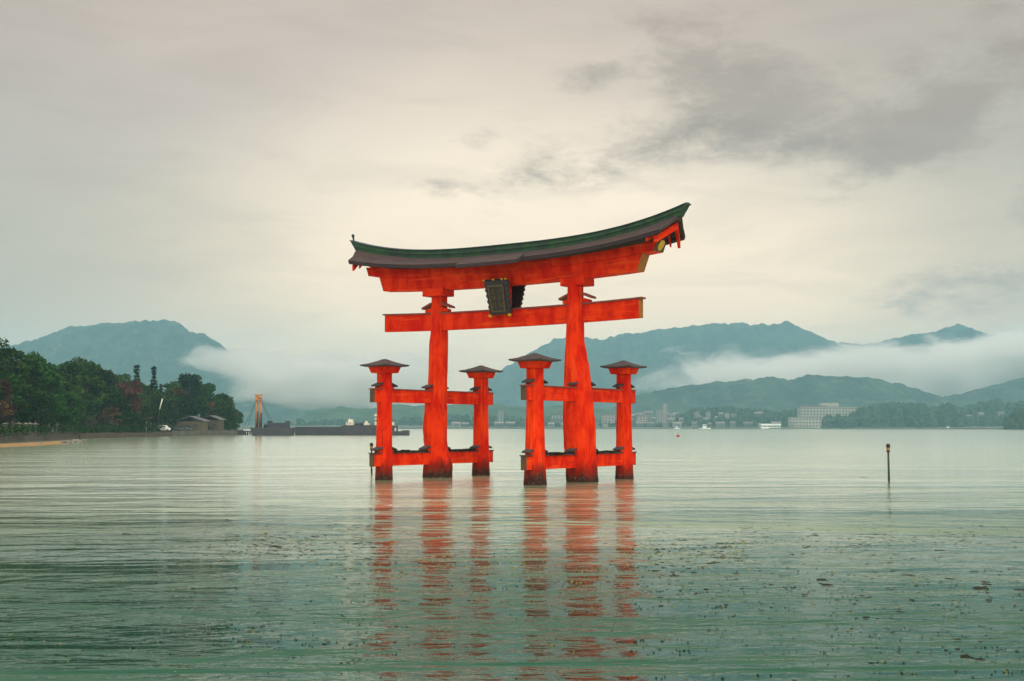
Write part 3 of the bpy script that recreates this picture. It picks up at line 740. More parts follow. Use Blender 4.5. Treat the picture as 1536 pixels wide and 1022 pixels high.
b = MB(); b.box(-W*.5, -W*.08, -11, 11, H+1.22, H+2.6); b.build('roof_parapet', M['house_roof'], t)
b = MB(); b.box(W*.5+.01, W*.5+2.5, -13.5, 12, -1, H); b.build('stair_tower', M['hotel_wall'], t)
block('hotel_annex', 'low pale two-storey block in front of the long hotel', 'building', 1185, 1232, 627, 2030, 16, M['hotel_wall'], 3, 9)
block('tower_block', 'tall grey tower block above the far waterfront', 'tower block', 985, 996, 615, 2150, 14, M['grey_wall'], 9, 3, roof_h=1.0)
block('tower_block', 'slim pink tower beside the tall grey tower block', 'tower block', 995, 1001, 606, 2170, 10, M['pink_wall'], 11, 2, roof_h=1.0)
block('apartment_block', 'pinkish apartment block seen close beside the right rear gate post', 'apartment block', 956, 972, 624, 2160, 14, M['pink_wall'], 5, 5)
block('apartment_block', 'pinkish slab block seen between the right thick trunk and rear post', 'apartment block', 903, 922, 622, 2150, 14, M['pink_wall'], 5, 6)
block('apartment_block', 'pale tall block seen right of the left rear gate post', 'apartment block', 746, 755, 617, 2180, 12, M['house_wall'], 7, 3)
block('warehouse', 'broad white flat roofed hall seen between the two right gate posts', 'warehouse', 826, 852, 621, 2170, 18, M['house_wall'], 2, 8)
block('waterfront_hall', 'low white waterfront hall on the far shore left of the hotel', 'hall', 1142, 1171, 638, 2010, 14, M['white'], 1, 8, roof_h=2.2)
# houses
def house(W, D, H, rh):
    t = thing('house', 'small pale pitched-roof house among the houses of the far shore', 'house', (0,0,0), 0, 'houses of the far shore town')
    b = MB(); b.box(-W/2, W/2, -D/2, D/2, -3, H); wl = b.build('wall', M['house_wall'], t)
    b = MB(); e = .6
    b.add([(-W/2-e,-D/2-e,H-.2),(W/2+e,-D/2-e,H-.2),(W/2+e,D/2+e,H-.2),(-W/2-e,D/2+e,H-.2),(-W/2-e,0,H+rh),(W/2+e,0,H+rh)], [(0,1,5,4),(2,3,4,5),(0,4,3),(1,2,5),(3,2,1,0)])
    b.build('roof', M['house_roof'], t)
    b = MB()
    b.box(-W*.32, W*.28, -D/2-.08, -D/2-.01, H*.42, H*.72)
    b.build('window', M['window'], t)
    return t
protos = [house(10, 8, 5.5, 2.4), house(14, 9, 6.5, 2.6), house(8, 8, 7.5, 2.0)]
rnd = random.Random(5); first = [True]*3
hs = []
for px in range(640, 1200, 21): hs.append((px + rnd.uniform(-5, 5), rnd.uniform(2010, 2060)))
for k in range(26): hs.append((rnd.uniform(940, 1140), rnd.uniform(2220, 2290)))
for k in range(10): hs.append((rnd.uniform(1420, 1530), rnd.uniform(2190, 2260)))
for px, Y in hs:
    i = rnd.randrange(3)
    o = protos[i] if first[i] else copy_tree(protos[i]); first[i] = False
    gz = 2.2 if Y < 2100 else at(px, rnd.uniform(619, 630), Y).z - 6
    if Y > 2100: gz = min(max(gz, 5), 24)
    o.location = ((px-768)/F_PX*Y, Y, gz); o.rotation_euler = (0, 0, rnd.choice((0, 0, 1.57)) + rnd.uniform(-.25, .25))
# hillside terrace carrying the upper houses
def small_boat(name, label, px, py, L, Hc, group=None, rz_=0.0):
    P = on_water(px, py) if py > 646 else Vector(((px-768)/F_PX*1955, 1955, 0))
    t = thing(name, label, 'boat', P, rz_, group)
    b = MB(); rings = []
    for k in range(9):
        f_ = k/8; x = L*(f_-.5); wd = L*.14*math.sin(math.pi*min(1, .25+f_*.75))**.7 + .05; sh = .10*L*(.75 + .5*max(0, f_-.4)**2*2)
        rings.append([(x, -wd, sh), (x, -wd*.6, -.25), (x, wd*.6, -.25), (x, wd, sh)])
    b.loft(rings); b.build('hull', M['white'], t)
    b = MB(); b.box(-L*.22, L*.12, -L*.08, L*.08, L*.06, L*.06+Hc); b.build('cabin', M['white'], t, bevel=.1)
    b = MB(); b.box(-L*.20, L*.125, -L*.082, L*.082, L*.06+Hc*.55, L*.06+Hc*.82); b.build('window_row', M['window'], t)
    return t
small_boat('white_boat', 'small white boat lying against the dark barge', 381.5, 653.3, 3.4, .6)
small_boat('motor_launch', 'white cabin launch moored off the middle of the far shore', 1057, 644, 17, 5.5)
small_boat('motor_launch', 'white launch moored just right of the rear right gate post', 1015, 644, 10, 3.0)
small_boat('motor_launch', 'small white launch near the low end of the breakwater', 1421, 644, 11, 3.0)
# buoy
P = on_water(1017, 655.5); b = MB(); b.ball((0,0,.25), .55, 2, .05, 14, 8, (1,1,.9)); b.tube([(0,0,.6),(0,0,1.1)], [.14,.05], 8)
M['buoy'] = mat('red_buoy_paint', (0.35, 0.03, 0.03), (0.25, 0.03, 0.03), 0.5, 3)
o = b.build('buoy', M['buoy'], smooth=True); o.location = P; tag(o, 'small dark red buoy floating right of the gate', 'buoy')

# ------------------------------------------------------------------ barge, ship and pontoon
M['hull'] = mat('dark_hull_steel', (0.040, 0.038, 0.058), (0.055, 0.048, 0.062), 0.7, 0.3, c3=(0.09, 0.05, 0.045))
M['orange'] = mat('rust_orange_steel', (0.48, 0.19, 0.06), (0.36, 0.13, 0.05), 0.7, 0.6)
M['cable'] = mat('steel_cable', (0.06, 0.07, 0.07), (0.05, 0.06, 0.06), 0.6, 1)
M['cream'] = mat('cream_deckhouse', (0.72, 0.66, 0.52), (0.66, 0.6, 0.47), 0.6, 0.5)
BY = 468.0
def bx_(px): return (px-768)/F_PX*BY
def bz_(py): return at(768, py, BY).z
t = thing('piling_barge', 'dark piling barge carrying tall orange twin leads', 'barge', (bx_(410), BY, 0))
ox = bx_(410)
def L_(px): return bx_(px) - ox
b = MB(); x0, x1 = L_(380.5), L_(441); zt = bz_(641.5)
b.hexa([(x0+.8,-5,-.9),(x1-.8,-5,-.9),(x1-.8,5,-.9),(x0+.8,5,-.9),(x0,-5.5,zt),(x1,-5.5,zt),(x1,5.5,zt),(x0,5.5,zt)]); b.build('hull', M['hull'], t, bevel=.08)
b = MB(); b.box(L_(406), L_(432.5), -3, 3, zt+.01, bz_(634.5))
for q in (405.5, 432): b.box(L_(q)-.35, L_(q)+.35, -3.2, 3.2, zt+.01, bz_(631.5))
b.build('deckhouse', M['hull'], t, bevel=.05)
b = MB(); b.ball((L_(399.5), 0, zt+.6), .9, 4, .3, 10, 6); b.build('winch', M['hull'], t, True)
for q, py in ((385.5, 596), (391.2, 597)):
    b = MB(); b.tube([(L_(q),0,zt),(L_(q),0,bz_(py))], [.50,.46], 10); b.build('lead', M['orange'], t, True)
for q, py in ((388.3, 617), (393.8, 619)):
    b = MB(); b.tube([(L_(q),-1.2,zt),(L_(q),-1.2,bz_(py))], [.30,.30], 10); b.build('pile', M['hull'], t, True)
b = MB()
for py in (592.8, 596.5, 600): b.box(L_(383.5), L_(393.3), -.8, .8, bz_(py)-.28, bz_(py)+.28)
b.box(L_(384.3), L_(388.5), -.9, .9, bz_(601), bz_(594)); b.build('crosshead', M['orange'], t, bevel=.04)
b = MB()
for a0, a1, p0, p1 in ((386, 364, 598, 646), (385, 372, 597, 641), (391, 406, 600, 632), (391.5, 411, 599, 634.5)):
    b.tube([(L_(a0),0,bz_(p0)),(L_((a0+a1)/2),0,bz_((p0+p1)/2)-.3),(L_(a1),0,bz_(p1))], .075, 5)
b.build('stay_cable', M['cable'], t)

t = thing('cargo_ship', 'long dark low ship with white deckhouses moored beyond the gate', 'ship', (bx_(510), BY+14, 0)); ox = bx_(510)
b = MB(); zt0, zt1 = bz_(640.3), bz_(638)
secs = [(434,.2,zt0),(438,1,zt0),(505,1,zt0),(511,1,zt1),(560,1,zt1),(580,1,zt1-.1),(588,.8,zt1-.2),(592,.25,zt1)]
b.loft([[(L_(q), -4*k, zt), (L_(q), -3.2*k, -.8), (L_(q), 3.2*k, -.8), (L_(q), 4*k, zt)] for q, k, zt in secs]); b.build('hull', M['hull'], t)
b = MB(); b.box(L_(513), L_(524), -2.2, 2.2, zt1+.01, bz_(633)); b.box(L_(516), L_(523), -1.6, 1.6, bz_(633)+.005, bz_(629)); b.box(L_(517),L_(518),-.3,.3,bz_(629),bz_(627.5)); b.build('deckhouse', M['cream'], t, bevel=.03)
b = MB()
for q in (514.5, 519): b.box(L_(q), L_(q+1.8), -2.27, -2.21, bz_(635), bz_(633.8))
b.build('window_row', M['window'], t)
b = MB()
for q, h_ in ((529,634.5),(532,635.6),(535.5,634)): b.ball((L_(q),0,zt1+.2), (bz_(h_)-zt1), q, .5, 8, 5)
b.build('deck_gear', M['hull'], t)
b = MB(); b.box(L_(540.5), L_(549), -2, 2, zt1+.01, bz_(635)); b.box(L_(542), L_(545.5), -1.4, 1.4, bz_(635)+.005, bz_(631.5)); b.build('deckhouse', M['cream'], t, bevel=.03)
b = MB(); b.box(L_(557.5), L_(586), -3, 3, zt1+.01, bz_(633)); b.box(L_(557.8), L_(575), -2.6, 2.6, bz_(633)+.005, bz_(629)); b.box(L_(557.2), L_(573), -3.1, 3.1, bz_(629)+.01, bz_(627.6)); b.box(L_(558.3), L_(572), -2.4, 2.4, bz_(627.6)+.01, bz_(624)); b.box(L_(557.2), L_(573), -3, 3, bz_(624)+.01, bz_(621)); b.build('bridge', M['cream'], t)
b = MB()
for py in (626.5, 632): b.box(L_(558.6), L_(571), -3.06 if py > 630 else -2.47, -2.38, bz_(py), bz_(py-1.9))
b.build('window_row', M['window'], t)

t = thing('pontoon', 'low dark pontoon lying right of the left front gate post', 'pontoon', (bx_(598), BY+4, 0)); ox = bx_(598)
b = MB(); zt = bz_(647)
b.loft([[(L_(q), -3*k, z_), (L_(q), -2.6*k, -.6), (L_(q), 2.6*k, -.6), (L_(q), 3*k, z_)] for q, k, z_ in ((574,.8,zt),(577,1,zt),(601,1,zt),(604,1,bz_(645.9)),(609,1,bz_(645.6)),(613,.8,bz_(646.2)))]); b.build('hull', M['hull'], t)
b = MB(); b.box(L_(591), L_(593), -.6, .6, zt, bz_(642)); b.build('locker', M['cream'], t, bevel=.03)

# ------------------------------------------------------------------ headland with beach
SH = [(-330, 120), (-120, 190), (0, 245), (60, 285), (125, 345), (180, 372), (255, 425), (320, 468), (358, 500)]
TOP = [(-330,470),(-120,500),(0,515),(25,522),(50,530),(70,534),(85,541),(110,537),(135,538),(155,548),(180,562),(200,574),(225,574),(250,576),(265,573),(285,567),(305,574),(320,592),(338,594),(350,612),(358,628),(366,642)]
DEP = 70.0
def shoreY(px): return lerp_tab(SH, px)
def ztop(px, Y): return at(px, lerp_tab(TOP, px), Y).z
def ground(px, d):
    Yb = shoreY(px) + DEP
    G = max(2.0, ztop(px, Yb) - 15.0)
    k = max(0, min(1, (d-12)/(DEP-12))); k = k*k*(3-2*k)
    return 1.6 + (G-1.6)*k
b = MB(); rings = []
for i in range(100):
    px = -330 + i*7.02; Y = shoreY(px); ring = []
    nz_ = .35*fbm(px*.05, 1, 1, 4)
    for d, z in ((-2.0, -.6), (0, .25+.2*nz_), (3, 1.1+nz_), (8, 1.6), (20, None), (35, None), (50, None), (70, None), (110, None), (160, -.6)):
        zz = ground(px, min(d, 70)) if z is None else z
        if d == 110: zz *= .6
        ring.append(((px-768)/F_PX*(Y+d), Y+d, zz))
    rings.append(ring)
last = rings[-1]; c = last[0]                          # close the tip of the headland down to the water
rings.append([(p[0]+2.5, p[1], -.6) for p in last])
b.loft(rings, close=False, caps=False)
M['shore'] = mat('earth_and_leaf_litter', (0.035, 0.030, 0.018), (0.055, 0.040, 0.024), 0.95, 0.25, .05, c3=(0.03, 0.04, 0.018))
M['sand'] = mat('ochre_beach_sand', (0.30, 0.165, 0.05), (0.21, 0.12, 0.042), 0.95, 0.5, .02, c3=(0.30, 0.20, 0.10))
M['stone'] = mat('weathered_stone', (0.22, 0.21, 0.18), (0.15, 0.14, 0.11), 0.9, 1.2, .03)
M['brown_stone'] = mat('reddish_revetment_stone', (0.085, 0.055, 0.036), (0.045, 0.034, 0.026), 0.95, .9, .15)
tag(b.build('headland_ground', M['shore'], smooth=True), 'wooded earth headland at the left', 'ground', kind='structure')
# beach: a tongue of sand in front
b = MB(); rings = []
for i in range(50):
    px = -140 + i*5.45
    py0 = lerp_tab([(-140,680),(0,671.2),(60,668.6),(100,665.8),(128,663)], px); f0 = on_water(px, py0)
    Yb = shoreY(px) + 6; k = max(.02, min(1, (128-px)/30))
    zs = .85*k; Yb = f0.y + (Yb-f0.y)*.3
    ring = []
    for q, z in ((0, -.3), (.03, .02), (.12, .12*k), (.35, .20*k), (.7, .26*k), (1, .30*k)):
        Y = f0.y - 1 + (Yb-f0.y)*q; ring.append(((px-768)/F_PX*Y, Y, z + .05*fbm(px*.1, q*3, 0, 3)*k))
    rings.append(ring)
b.loft(rings, close=False, caps=False); tag(b.build('beach', M['sand'], smooth=True), 'strip of ochre sand along the headland foot', 'beach', kind='structure')
# revetments
def wall_strip(name, label, px0, px1, off, h, thick, m, seed, z0=-.6):
    b = MB(); rings = []; n = int((px1-px0)/1.2)
    for i in range(n+1):
        px = px0 + (px1-px0)*i/n; Y = shoreY(px)+off; hh = h*(1+.22*fbm(px*.35, seed, 0, 4)); j = .3*fbm(px*.5, seed+4, 0, 3)
        rings.append([((px-768)/F_PX*(Y+a), Y+a, z) for a, z in ((j, z0), (.25+j, hh*.6), (.5+j, hh), (thick, hh*1.02), (thick, z0))])
    b.loft(rings); return tag(b.build(name, m), label, 'sea wall')
wall_strip('stone_revetment', 'reddish brown stone bank along the foot of the headland trees', 122, 258, -2.5, 1.25, 3.5, M['brown_stone'], 3)
wall_strip('stone_revetment', 'low brown stone kerb at the back of the beach', -140, 122, 5, 1.9, 1.5, M['brown_stone'], 7, .3)
wall_strip('quay_wall', 'dark quay wall at the tip of the headland', 259, 357, -2, 1.75, 5, M['seawall'], 9)
for px, py, r in ((98,665.5,.55),(113,664.3,.6),(118,663.8,.5),(125,662.8,.45),(61,667.2,.35),(104,665.2,.4)):
    P = on_water(px, py); b = MB(); b.ball((0,0,.15), r, px, .7, 10, 7, (1.4,1,.8)); o = b.build('rock', M['stone']); o.location = (P.x, P.y, 0.02)
    tag(o, 'pale weathered rock at the water edge of the sandy beach', 'rock', 'rocks on the beach')

# stone lanterns behind the beach
def stone_lantern():
    t = thing('stone_lantern', 'grey stone lantern in the row behind the sandy beach', 'stone lantern', (0,0,0), 0, 'stone lanterns along the beach')
    b = MB()
    b.box(-.42,.42,-.42,.42,-.6,.16); b.box(-.32,.32,-.32,.32,.162,.30); b.build('base', M['stone'], t, bevel=.03)
    b = MB(); b.tube([(0,0,.30),(0,0,.36),(0,0,.9),(0,0,1.34),(0,0,1.4)], [.24,.19,.155,.18,.22], 12); b.build('shaft', M['stone'], t, True)
    b = MB(); b.box(-.34,.34,-.34,.34,1.402,1.53)
    for sx in (-1,1):
        for sy in (-1,1): b.box(sx*.22-.06, sx*.22+.06, sy*.22-.06, sy*.22+.06, 1.53, 1.92)
    b.box(-.14,.14,-.14,.14,1.53,1.92); b.build('fire_box', M['stone'], t)
    b = MB(); rr = []
    for hw, z in ((.30,1.922),(.52,1.94),(.54,2.0),(.30,2.16),(.10,2.28)): rr.append([(sx*hw, sy*hw, z) for sx, sy in ((-1,-1),(1,-1),(1,1),(-1,1))])
    b.loft(rr); b.ball((0,0,2.36), .13, 1, .05, 8, 6); b.build('roof_cap', M['stone'], t)
    return t
p0 = stone_lantern()
for k, px in enumerate((-35, -12, 10, 19.5, 29.5, 40, 46.5, 55, 64, 72, 81, 86.5)):
    o = p0 if k == 0 else copy_tree(p0)
    Y = shoreY(px) + 8.5; o.location = ((px-768)/F_PX*Y, Y, 1.55); o.rotation_euler = (0, 0, random.uniform(-.3, .3)); o.scale = (1.1,)*3

# ------------------------------------------------------------------ trees of the headland
def leaf_mat(name, a, b_, c, rnd_=0.5):
    return mat(name, a, b_, 0.9, 0.45, 0, c3=c, spec=0.04, rnd=rnd_)
M['leaf_dark'] = leaf_mat('dark_evergreen_leaves', (0.010, 0.032, 0.004), (0.028, 0.064, 0.008), (0.055, 0.090, 0.012))
M['leaf_mid'] = leaf_mat('mid_green_leaves', (0.020, 0.050, 0.007), (0.046, 0.082, 0.012), (0.095, 0.100, 0.020))
M['leaf_brown'] = leaf_mat('russet_leaves', (0.050, 0.026, 0.014), (0.085, 0.042, 0.020), (0.045, 0.044, 0.014))
M['leaf_red'] = leaf_mat('dull_red_leaves', (0.070, 0.022, 0.016), (0.090, 0.032, 0.022), (0.05, 0.034, 0.016), .15)
M['leaf_con'] = leaf_mat('conifer_needles', (0.007, 0.020, 0.009), (0.016, 0.034, 0.013), (0.028, 0.044, 0.014))
M['trunk'] = mat('tree_bark', (0.045, 0.032, 0.024), (0.07, 0.05, 0.036), 0.9, 2, .03)
def leaf(mb, c, s, rnd, flat=0.0):
    n = Vector((rnd.gauss(0,1), rnd.gauss(0,1), rnd.gauss(0,1) + flat*2.5)).normalized()
    a = n.cross(Vector((rnd.random()-.5, rnd.random()-.5, rnd.random()-.5))).normalized(); b_ = n.cross(a)
    l, w_ = s*rnd.uniform(.7, 1.3), s*rnd.uniform(.35, .7)
    mb.add([c-a*l, c+b_*w_*.9, c+a*l, c-b_*w_], [(0,1,2,3)])
def limb(mb, p, q, r0, r1, rnd):
    m_ = (Vector(p)+Vector(q))/2 + Vector((rnd.uniform(-.3,.3), rnd.uniform(-.3,.3), -.2)); mb.tube([p, m_, q], [r0, (r0+r1)/2, r1], 6)
def broad_tree(seed, H, Wd, leafm, label, group, kindname='broadleaf_tree', base=.22):
    rnd = random.Random(seed); t = thing(kindname, label, 'tree', (0,0,0), 0, group)
    tr = MB(); cr = MB()
    tr.tube([(0,0,-1),(.15,0,H*.25),(-.1,.1,H*.5),(0,0,H*.85)], [.38,.30,.2,.06], 8)
    for k in range(26):
        f_ = rnd.random(); z = H*(base + (1-base)*f_**.8); env = math.sin(math.pi*min(1, .18+.82*(1-(z/H-base)/(1-base))))**.6 if z/H > base else .4
        env = (1 - ((z/H - .55)/.52)**2); env = max(.12, env)**.6
        ph = rnd.uniform(0, 6.283); rad = Wd*env*rnd.uniform(.45, 1.0)
        c = Vector((math.cos(ph)*rad, math.sin(ph)*rad, min(z, H*.95))); cs = rnd.uniform(.10, .19)*H*.75
        if k < 9: limb(tr, (0, 0, z*.55+H*.08), c, .13, .03, rnd)
        for q in range(78):
            d = Vector((rnd.gauss(0,1), rnd.gauss(0,1), rnd.gauss(0,1))).normalized()*cs*rnd.uniform(.45, 1.05)
            d.z *= .72; leaf(cr, c+d, .042*H*rnd.uniform(.5, 1.2), rnd)
    tr.build('trunk', M['trunk'], t, True); cr.build('crown', leafm, t)
    return t
def conifer(seed, H, Wd, leafm, label, group, spire=False):
    rnd = random.Random(seed); t = thing('conifer_tree', label, 'tree', (0,0,0), 0, group)
    tr = MB(); cr = MB(); tr.tube([(0,0,-1),(0,0,H*.5),(0,0,H)], [.34,.2,.03], 8)
    n = 17
    for k in range(n):
        f_ = k/(n-1); z = H*(.14 + .85*f_)
        rad = Wd*(1-f_)**.8*rnd.uniform(.8, 1.15) + .25
        if spire and f_ > .5: rad = Wd*max(.10, .62 - 1.25*(f_-.5))*rnd.uniform(.75, 1.15)
        if spire and f_ > .93: rad = Wd*.24
        m_ = max(5, int(rad*4.2))
        for j in range(m_):
            ph = 2*math.pi*(j+rnd.random())/m_; e = Vector((math.cos(ph)*rad, math.sin(ph)*rad, -rad*.22))
            if j % 3 == 0 and rad > .8: tr.tube([(0,0,z), Vector((0,0,z))+e*.9], [.06,.02], 4)
            for q in range(13):
                g = rnd.uniform(.25, 1.05); c = Vector((0,0,z)) + e*g + Vector((rnd.gauss(0,.22), rnd.gauss(0,.22), rnd.gauss(0,.34 if spire else .22)))*(.4+rad*.25)
                leaf(cr, c, .030*H*rnd.uniform(.5, 1.1), rnd, .5)
    tr.build('trunk', M['trunk'], t, True); cr.build('crown', leafm, t); return t
def pine(seed, H, Wd, leafm, label, group):
    rnd = random.Random(seed); t = thing('pine_tree', label, 'tree', (0,0,0), 0, group)
    tr = MB(); cr = MB()
    pts = [(0,0,-1),(.3,0,H*.25),(-.25,.2,H*.5),(.35,0,H*.75),(.1,0,H*.94)]; tr.tube(pts, [.36,.29,.22,.15,.05], 8)
    for k in range(15):
        f_ = rnd.uniform(.25, 1); z = H*(.22+.76*f_); ph = rnd.uniform(0, 6.283); rad = Wd*rnd.uniform(.15, .95)*(1.15-f_*.75)
        c = Vector((math.cos(ph)*rad, math.sin(ph)*rad, min(z, H*.96))); limb(tr, (0,0,z*.86), c, .11, .04, rnd); cs = rnd.uniform(.11, .17)*H
        for q in range(85):
            d = Vector((rnd.gauss(0,.5)*cs, rnd.gauss(0,.5)*cs, abs(rnd.gauss(0,.17))*cs)); leaf(cr, c+d, .034*H*rnd.uniform(.5, 1.2), rnd, .4)
    tr.build('trunk', M['trunk'], t, True); cr.build('crown', leafm, t); return t
GB, GC, GR, GP = 'broadleaf trees of the headland wood', 'conifers of the headland wood', 'russet trees of the headland wood', 'pines of the headland wood'
LB, LC, LR, LP = 'dark green broadleaf tree in the headland wood', 'dark pointed conifer in the headland wood', 'russet leaved tree among the evergreens of the headland', 'ragged layered pine in the headland wood'
kinds = {
 'b': [(broad_tree(11, 14, 4.6, M['leaf_dark'], LB, GB), 14), (broad_tree(12, 14, 5.2, M['leaf_dark'], LB, GB), 14), (broad_tree(13, 14, 4.2, M['leaf_mid'], LB, GB), 14), (broad_tree(14, 14, 5.6, M['leaf_mid'], LB, GB, base=.12), 14)],
 'c': [(conifer(21, 15, 3.0, M['leaf_con'], LC, GC), 15), (conifer(22, 15, 2.5, M['leaf_con'], LC, GC), 15)],
 'r': [(broad_tree(31, 13, 4.4, M['leaf_brown'], LR, GR), 13), (broad_tree(32, 13, 4.0, M['leaf_brown'], LR, GR), 13)],
 'p': [(pine(41, 14, 4.6, M['leaf_con'], LP, GP), 14), (pine(42, 14, 4.2, M['leaf_dark'], LP, GP), 14)]}
used = set()
def plant(kind, px, Y, gz, H, wide=1.0, proto=None):
    pr, h0 = proto or random.choice(kinds[kind])
    o = copy_tree(pr) if pr.name in used else pr; used.add(pr.name)
    s = H/h0; o.location = ((px-768)/F_PX*Y, Y, gz); o.rotation_euler = (0, 0, random.uniform(0, 6.28)); o.scale = (s*wide, s*wide, s)
    return o
random.seed(99)
rowsd = [(9, .50), (15, .66), (24, .80), (36, .90), (50, .96), (64, 1.0)]
for ri, (d, fr) in enumerate(rowsd):
    px = -150.0 + ri*7
    while px < 352:
        Y = shoreY(px) + d + random.uniform(-3, 3)
        gz = ground(px, d); zt = ztop(px, Y); H = zt*fr*random.uniform(.84, 1.03) - gz
        step = 4.6/Y*F_PX
        if px > 252 and ri < 2: px += step; continue       # cleared ground around the buildings at the tip
        H = min(max(H, 4.5), 21)
        k = random.random()
        kd = 'b' if k < .62 else 'c' if k < .76 else 'p' if k < .90 else 'r'
        if 20 < px < 150 and kd == 'r' and random.random() < .5: kd = 'b'
        if px + 3 < 356: plant(kd, px, Y, gz, H, random.uniform(.85, 1.15)*max(1, min(1.5, 11/H)))
        px += step*random.uniform(.75, 1.3)
# the tip and the trees one can pick out against the mountain
for px, py, d, kd in ((338,594,45,'p'),(346,604,40,'c'),(352,618,30,'b'),(333,600,30,'p'),(341,612,18,'b'),(349,628,14,'b'),(326,600,50,'b'),(354,632,22,'b'),(344,632,9,'b'),(331,622,12,'b')):
    Y = shoreY(px)+d; gz = ground(px, d); plant(kd, px, Y, gz, max(3.5, at(px, py, Y).z-gz), 1.1)
lab = {0: 'tall spire topped conifer, left one of the pair above the headland wood', 1: 'tall spire topped conifer, right one of the pair above the headland wood'}
for k, (px, py) in enumerate(((205, 549), (230.5, 551))):
    Y = shoreY(px)+45; gz = ground(px, 45); H = at(px, py, Y).z-gz
    o = conifer(51+k, H, 3.6, M['leaf_con'], lab[k], None, True); o.location = ((px-768)/F_PX*Y, Y, gz)
Y = shoreY(283)+40; gz = ground(283, 40); H = at(283, 563, Y).z-gz
o = broad_tree(61, H, 5.6, M['leaf_con'], 'broad crowned tall tree standing highest near the headland tip', None, base=.4); o.location = ((284-768)/F_PX*Y, Y, gz)
Y = shoreY(193)+13; gz = ground(193, 13)
o = broad_tree(71, 15, 4.2, M['leaf_red'], 'dull red leaved tree halfway along the headland wood', None); o.location = ((193-768)/F_PX*Y, Y, gz); s = (at(193, 573, Y).z-gz)/15; o.scale = (s,)*3

# undergrowth along the foot of the wood
rnd = random.Random(8); b = MB()
for k in range(560):
    px = rnd.uniform(-150, 356); d = rnd.uniform(5, 12) if px < 255 else rnd.uniform(9, 16)
    Y = shoreY(px)+d; c0 = Vector(((px-768)/F_PX*Y, Y, ground(px, d)+rnd.uniform(.1, 1.6)))
    for q in range(16): leaf(b, c0 + Vector((rnd.gauss(0,.8), rnd.gauss(0,.6), rnd.gauss(0,.5))), .35*rnd.uniform(.5, 1.2), rnd)
tag(b.build('undergrowth', M['leaf_dark']), 'low dark undergrowth at the foot of the headland trees', 'undergrowth', kind='stuff')

# ------------------------------------------------------------------ small things on the headland
M['ochre_wall'] = mat('ochre_shed_wall', (0.12, 0.085, 0.05), (0.09, 0.065, 0.04), 0.85, 0.5)
M['grey_roof'] = mat('grey_metal_roof', (0.12, 0.115, 0.125), (0.08, 0.078, 0.085), 0.5, 0.4)
def shed(px0, px1, py_e, py_r, d, label, wallm):
    Y = shoreY((px0+px1)/2)+d; P0, P1 = at(px0, py_e, Y), at(px1, py_e, Y); W = P1.x-P0.x; g = 1.7
    H = P0.z-g; RH = at(px0, py_r, Y).z - P0.z; D = 9.0
    t = thing('boat_house', label, 'shed', ((P0.x+P1.x)/2, Y+D/2, g))
    b = MB(); b.box(-W/2, W/2, -D/2, D/2, -.8, H); b.build('wall', wallm, t)
    b = MB(); e = .7
    b.add([(-W/2-e,-D/2-e,H-.25),(-W/2-e,D/2+e,H-.25),(W*.0,-D/2-e,H+RH),(W*.0,D/2+e,H+RH),(W/2+e,-D/2-e,H-.05),(W/2+e,D/2+e,H-.05),
           (-W/2-e,-D/2-e,H-.02),(-W/2-e,D/2+e,H-.02),(W*.0,-D/2-e,H+RH+.22),(W*.0,D/2+e,H+RH+.22),(W/2+e,-D/2-e,H+.18),(W/2+e,D/2+e,H+.18)],
          [(0,2,3,1),(2,4,5,3),(6,7,9,8),(8,9,11,10),(0,6,8,2),(2,8,10,4),(1,3,9,7),(3,5,11,9),(0,1,7,6),(4,10,11,5)])
    b.build('roof', M['grey_roof'], t)
    b = MB(); b.box(-W*.28, -W*.02, -D/2-.07, -D/2-.01, -.1, H*.62); b.build('door', M['window'], t)
    b = MB(); b.box(W*.12, W*.34, -D/2-.07, -D/2-.01, H*.35, H*.65); b.build('window', M['window'], t)
shed(265, 303, 632, 625, 10, 'ochre walled shed with grey pitched roof near the headland tip', M['ochre_wall'])
shed(301, 328, 630, 624, 14, 'smaller shed under a grey roof right of the ochre shed', M['ochre_wall'])
M['dark_car'] = mat('dark_car_paint', (0.03, 0.035, 0.045), (0.04, 0.045, 0.05), 0.3, 1)
M['tyre'] = mat('tyre_rubber', (0.02, 0.02, 0.02), (0.03, 0.03, 0.03), 0.9, 3)
def vehicle(name, px, d, L, H, label, cat, bodym, van=True):
    Y = shoreY(px)+d; t = thing(name, label, cat, ((px-768)/F_PX*Y, Y, 1.68), .05)
    b = MB(); W = 1.75
    prof = [(-L/2, .35), (-L/2, H*.96), (-L/2+.15, H), (L/2-1.3, H), (L/2-.7, H*.62), (L/2, H*.52), (L/2, .35)] if van else \
           [(-L/2, .32), (-L/2, H*.62), (-L/2+.35, H*.66), (-L/2+.8, H), (L/2-1.9, H), (L/2-1.1, H*.64), (L/2-.1, H*.54), (L/2, .32)]
    b.loft([[(x, -W/2, z) for x, z in prof], [(x, W/2, z) for x, z in prof]]); b.build('body', bodym, t, bevel=.04)
    b = MB(); b.box(-L*.28, L*.16, -W/2-.02, -W/2-.002, H*.62, H*.88); b.build('side_window', M['window'], t)
    for x in (-L*.32, L*.32):
        for s in (-1, 1):
            k = MB(); k.tube([(x, s*W/2-.11, .33), (x, s*W/2+.06, .33)], [.33,.33], 14); k.build('wheel', M['tyre'], t)
vehicle('white_truck', 246.5, 5.6, 4.4, 2.0, 'white box truck parked on the shore left of the ochre shed', 'truck', M['white'])
vehicle('parked_car', 263.5, 4.4, 4.2, 1.45, 'dark car parked in front of the left side of the ochre shed', 'car', M['dark_car'], False)
vehicle('parked_car', 279.5, 4.0, 4.2, 1.45, 'grey car parked before the middle of the ochre shed', 'car', M['grey_roof'], False)
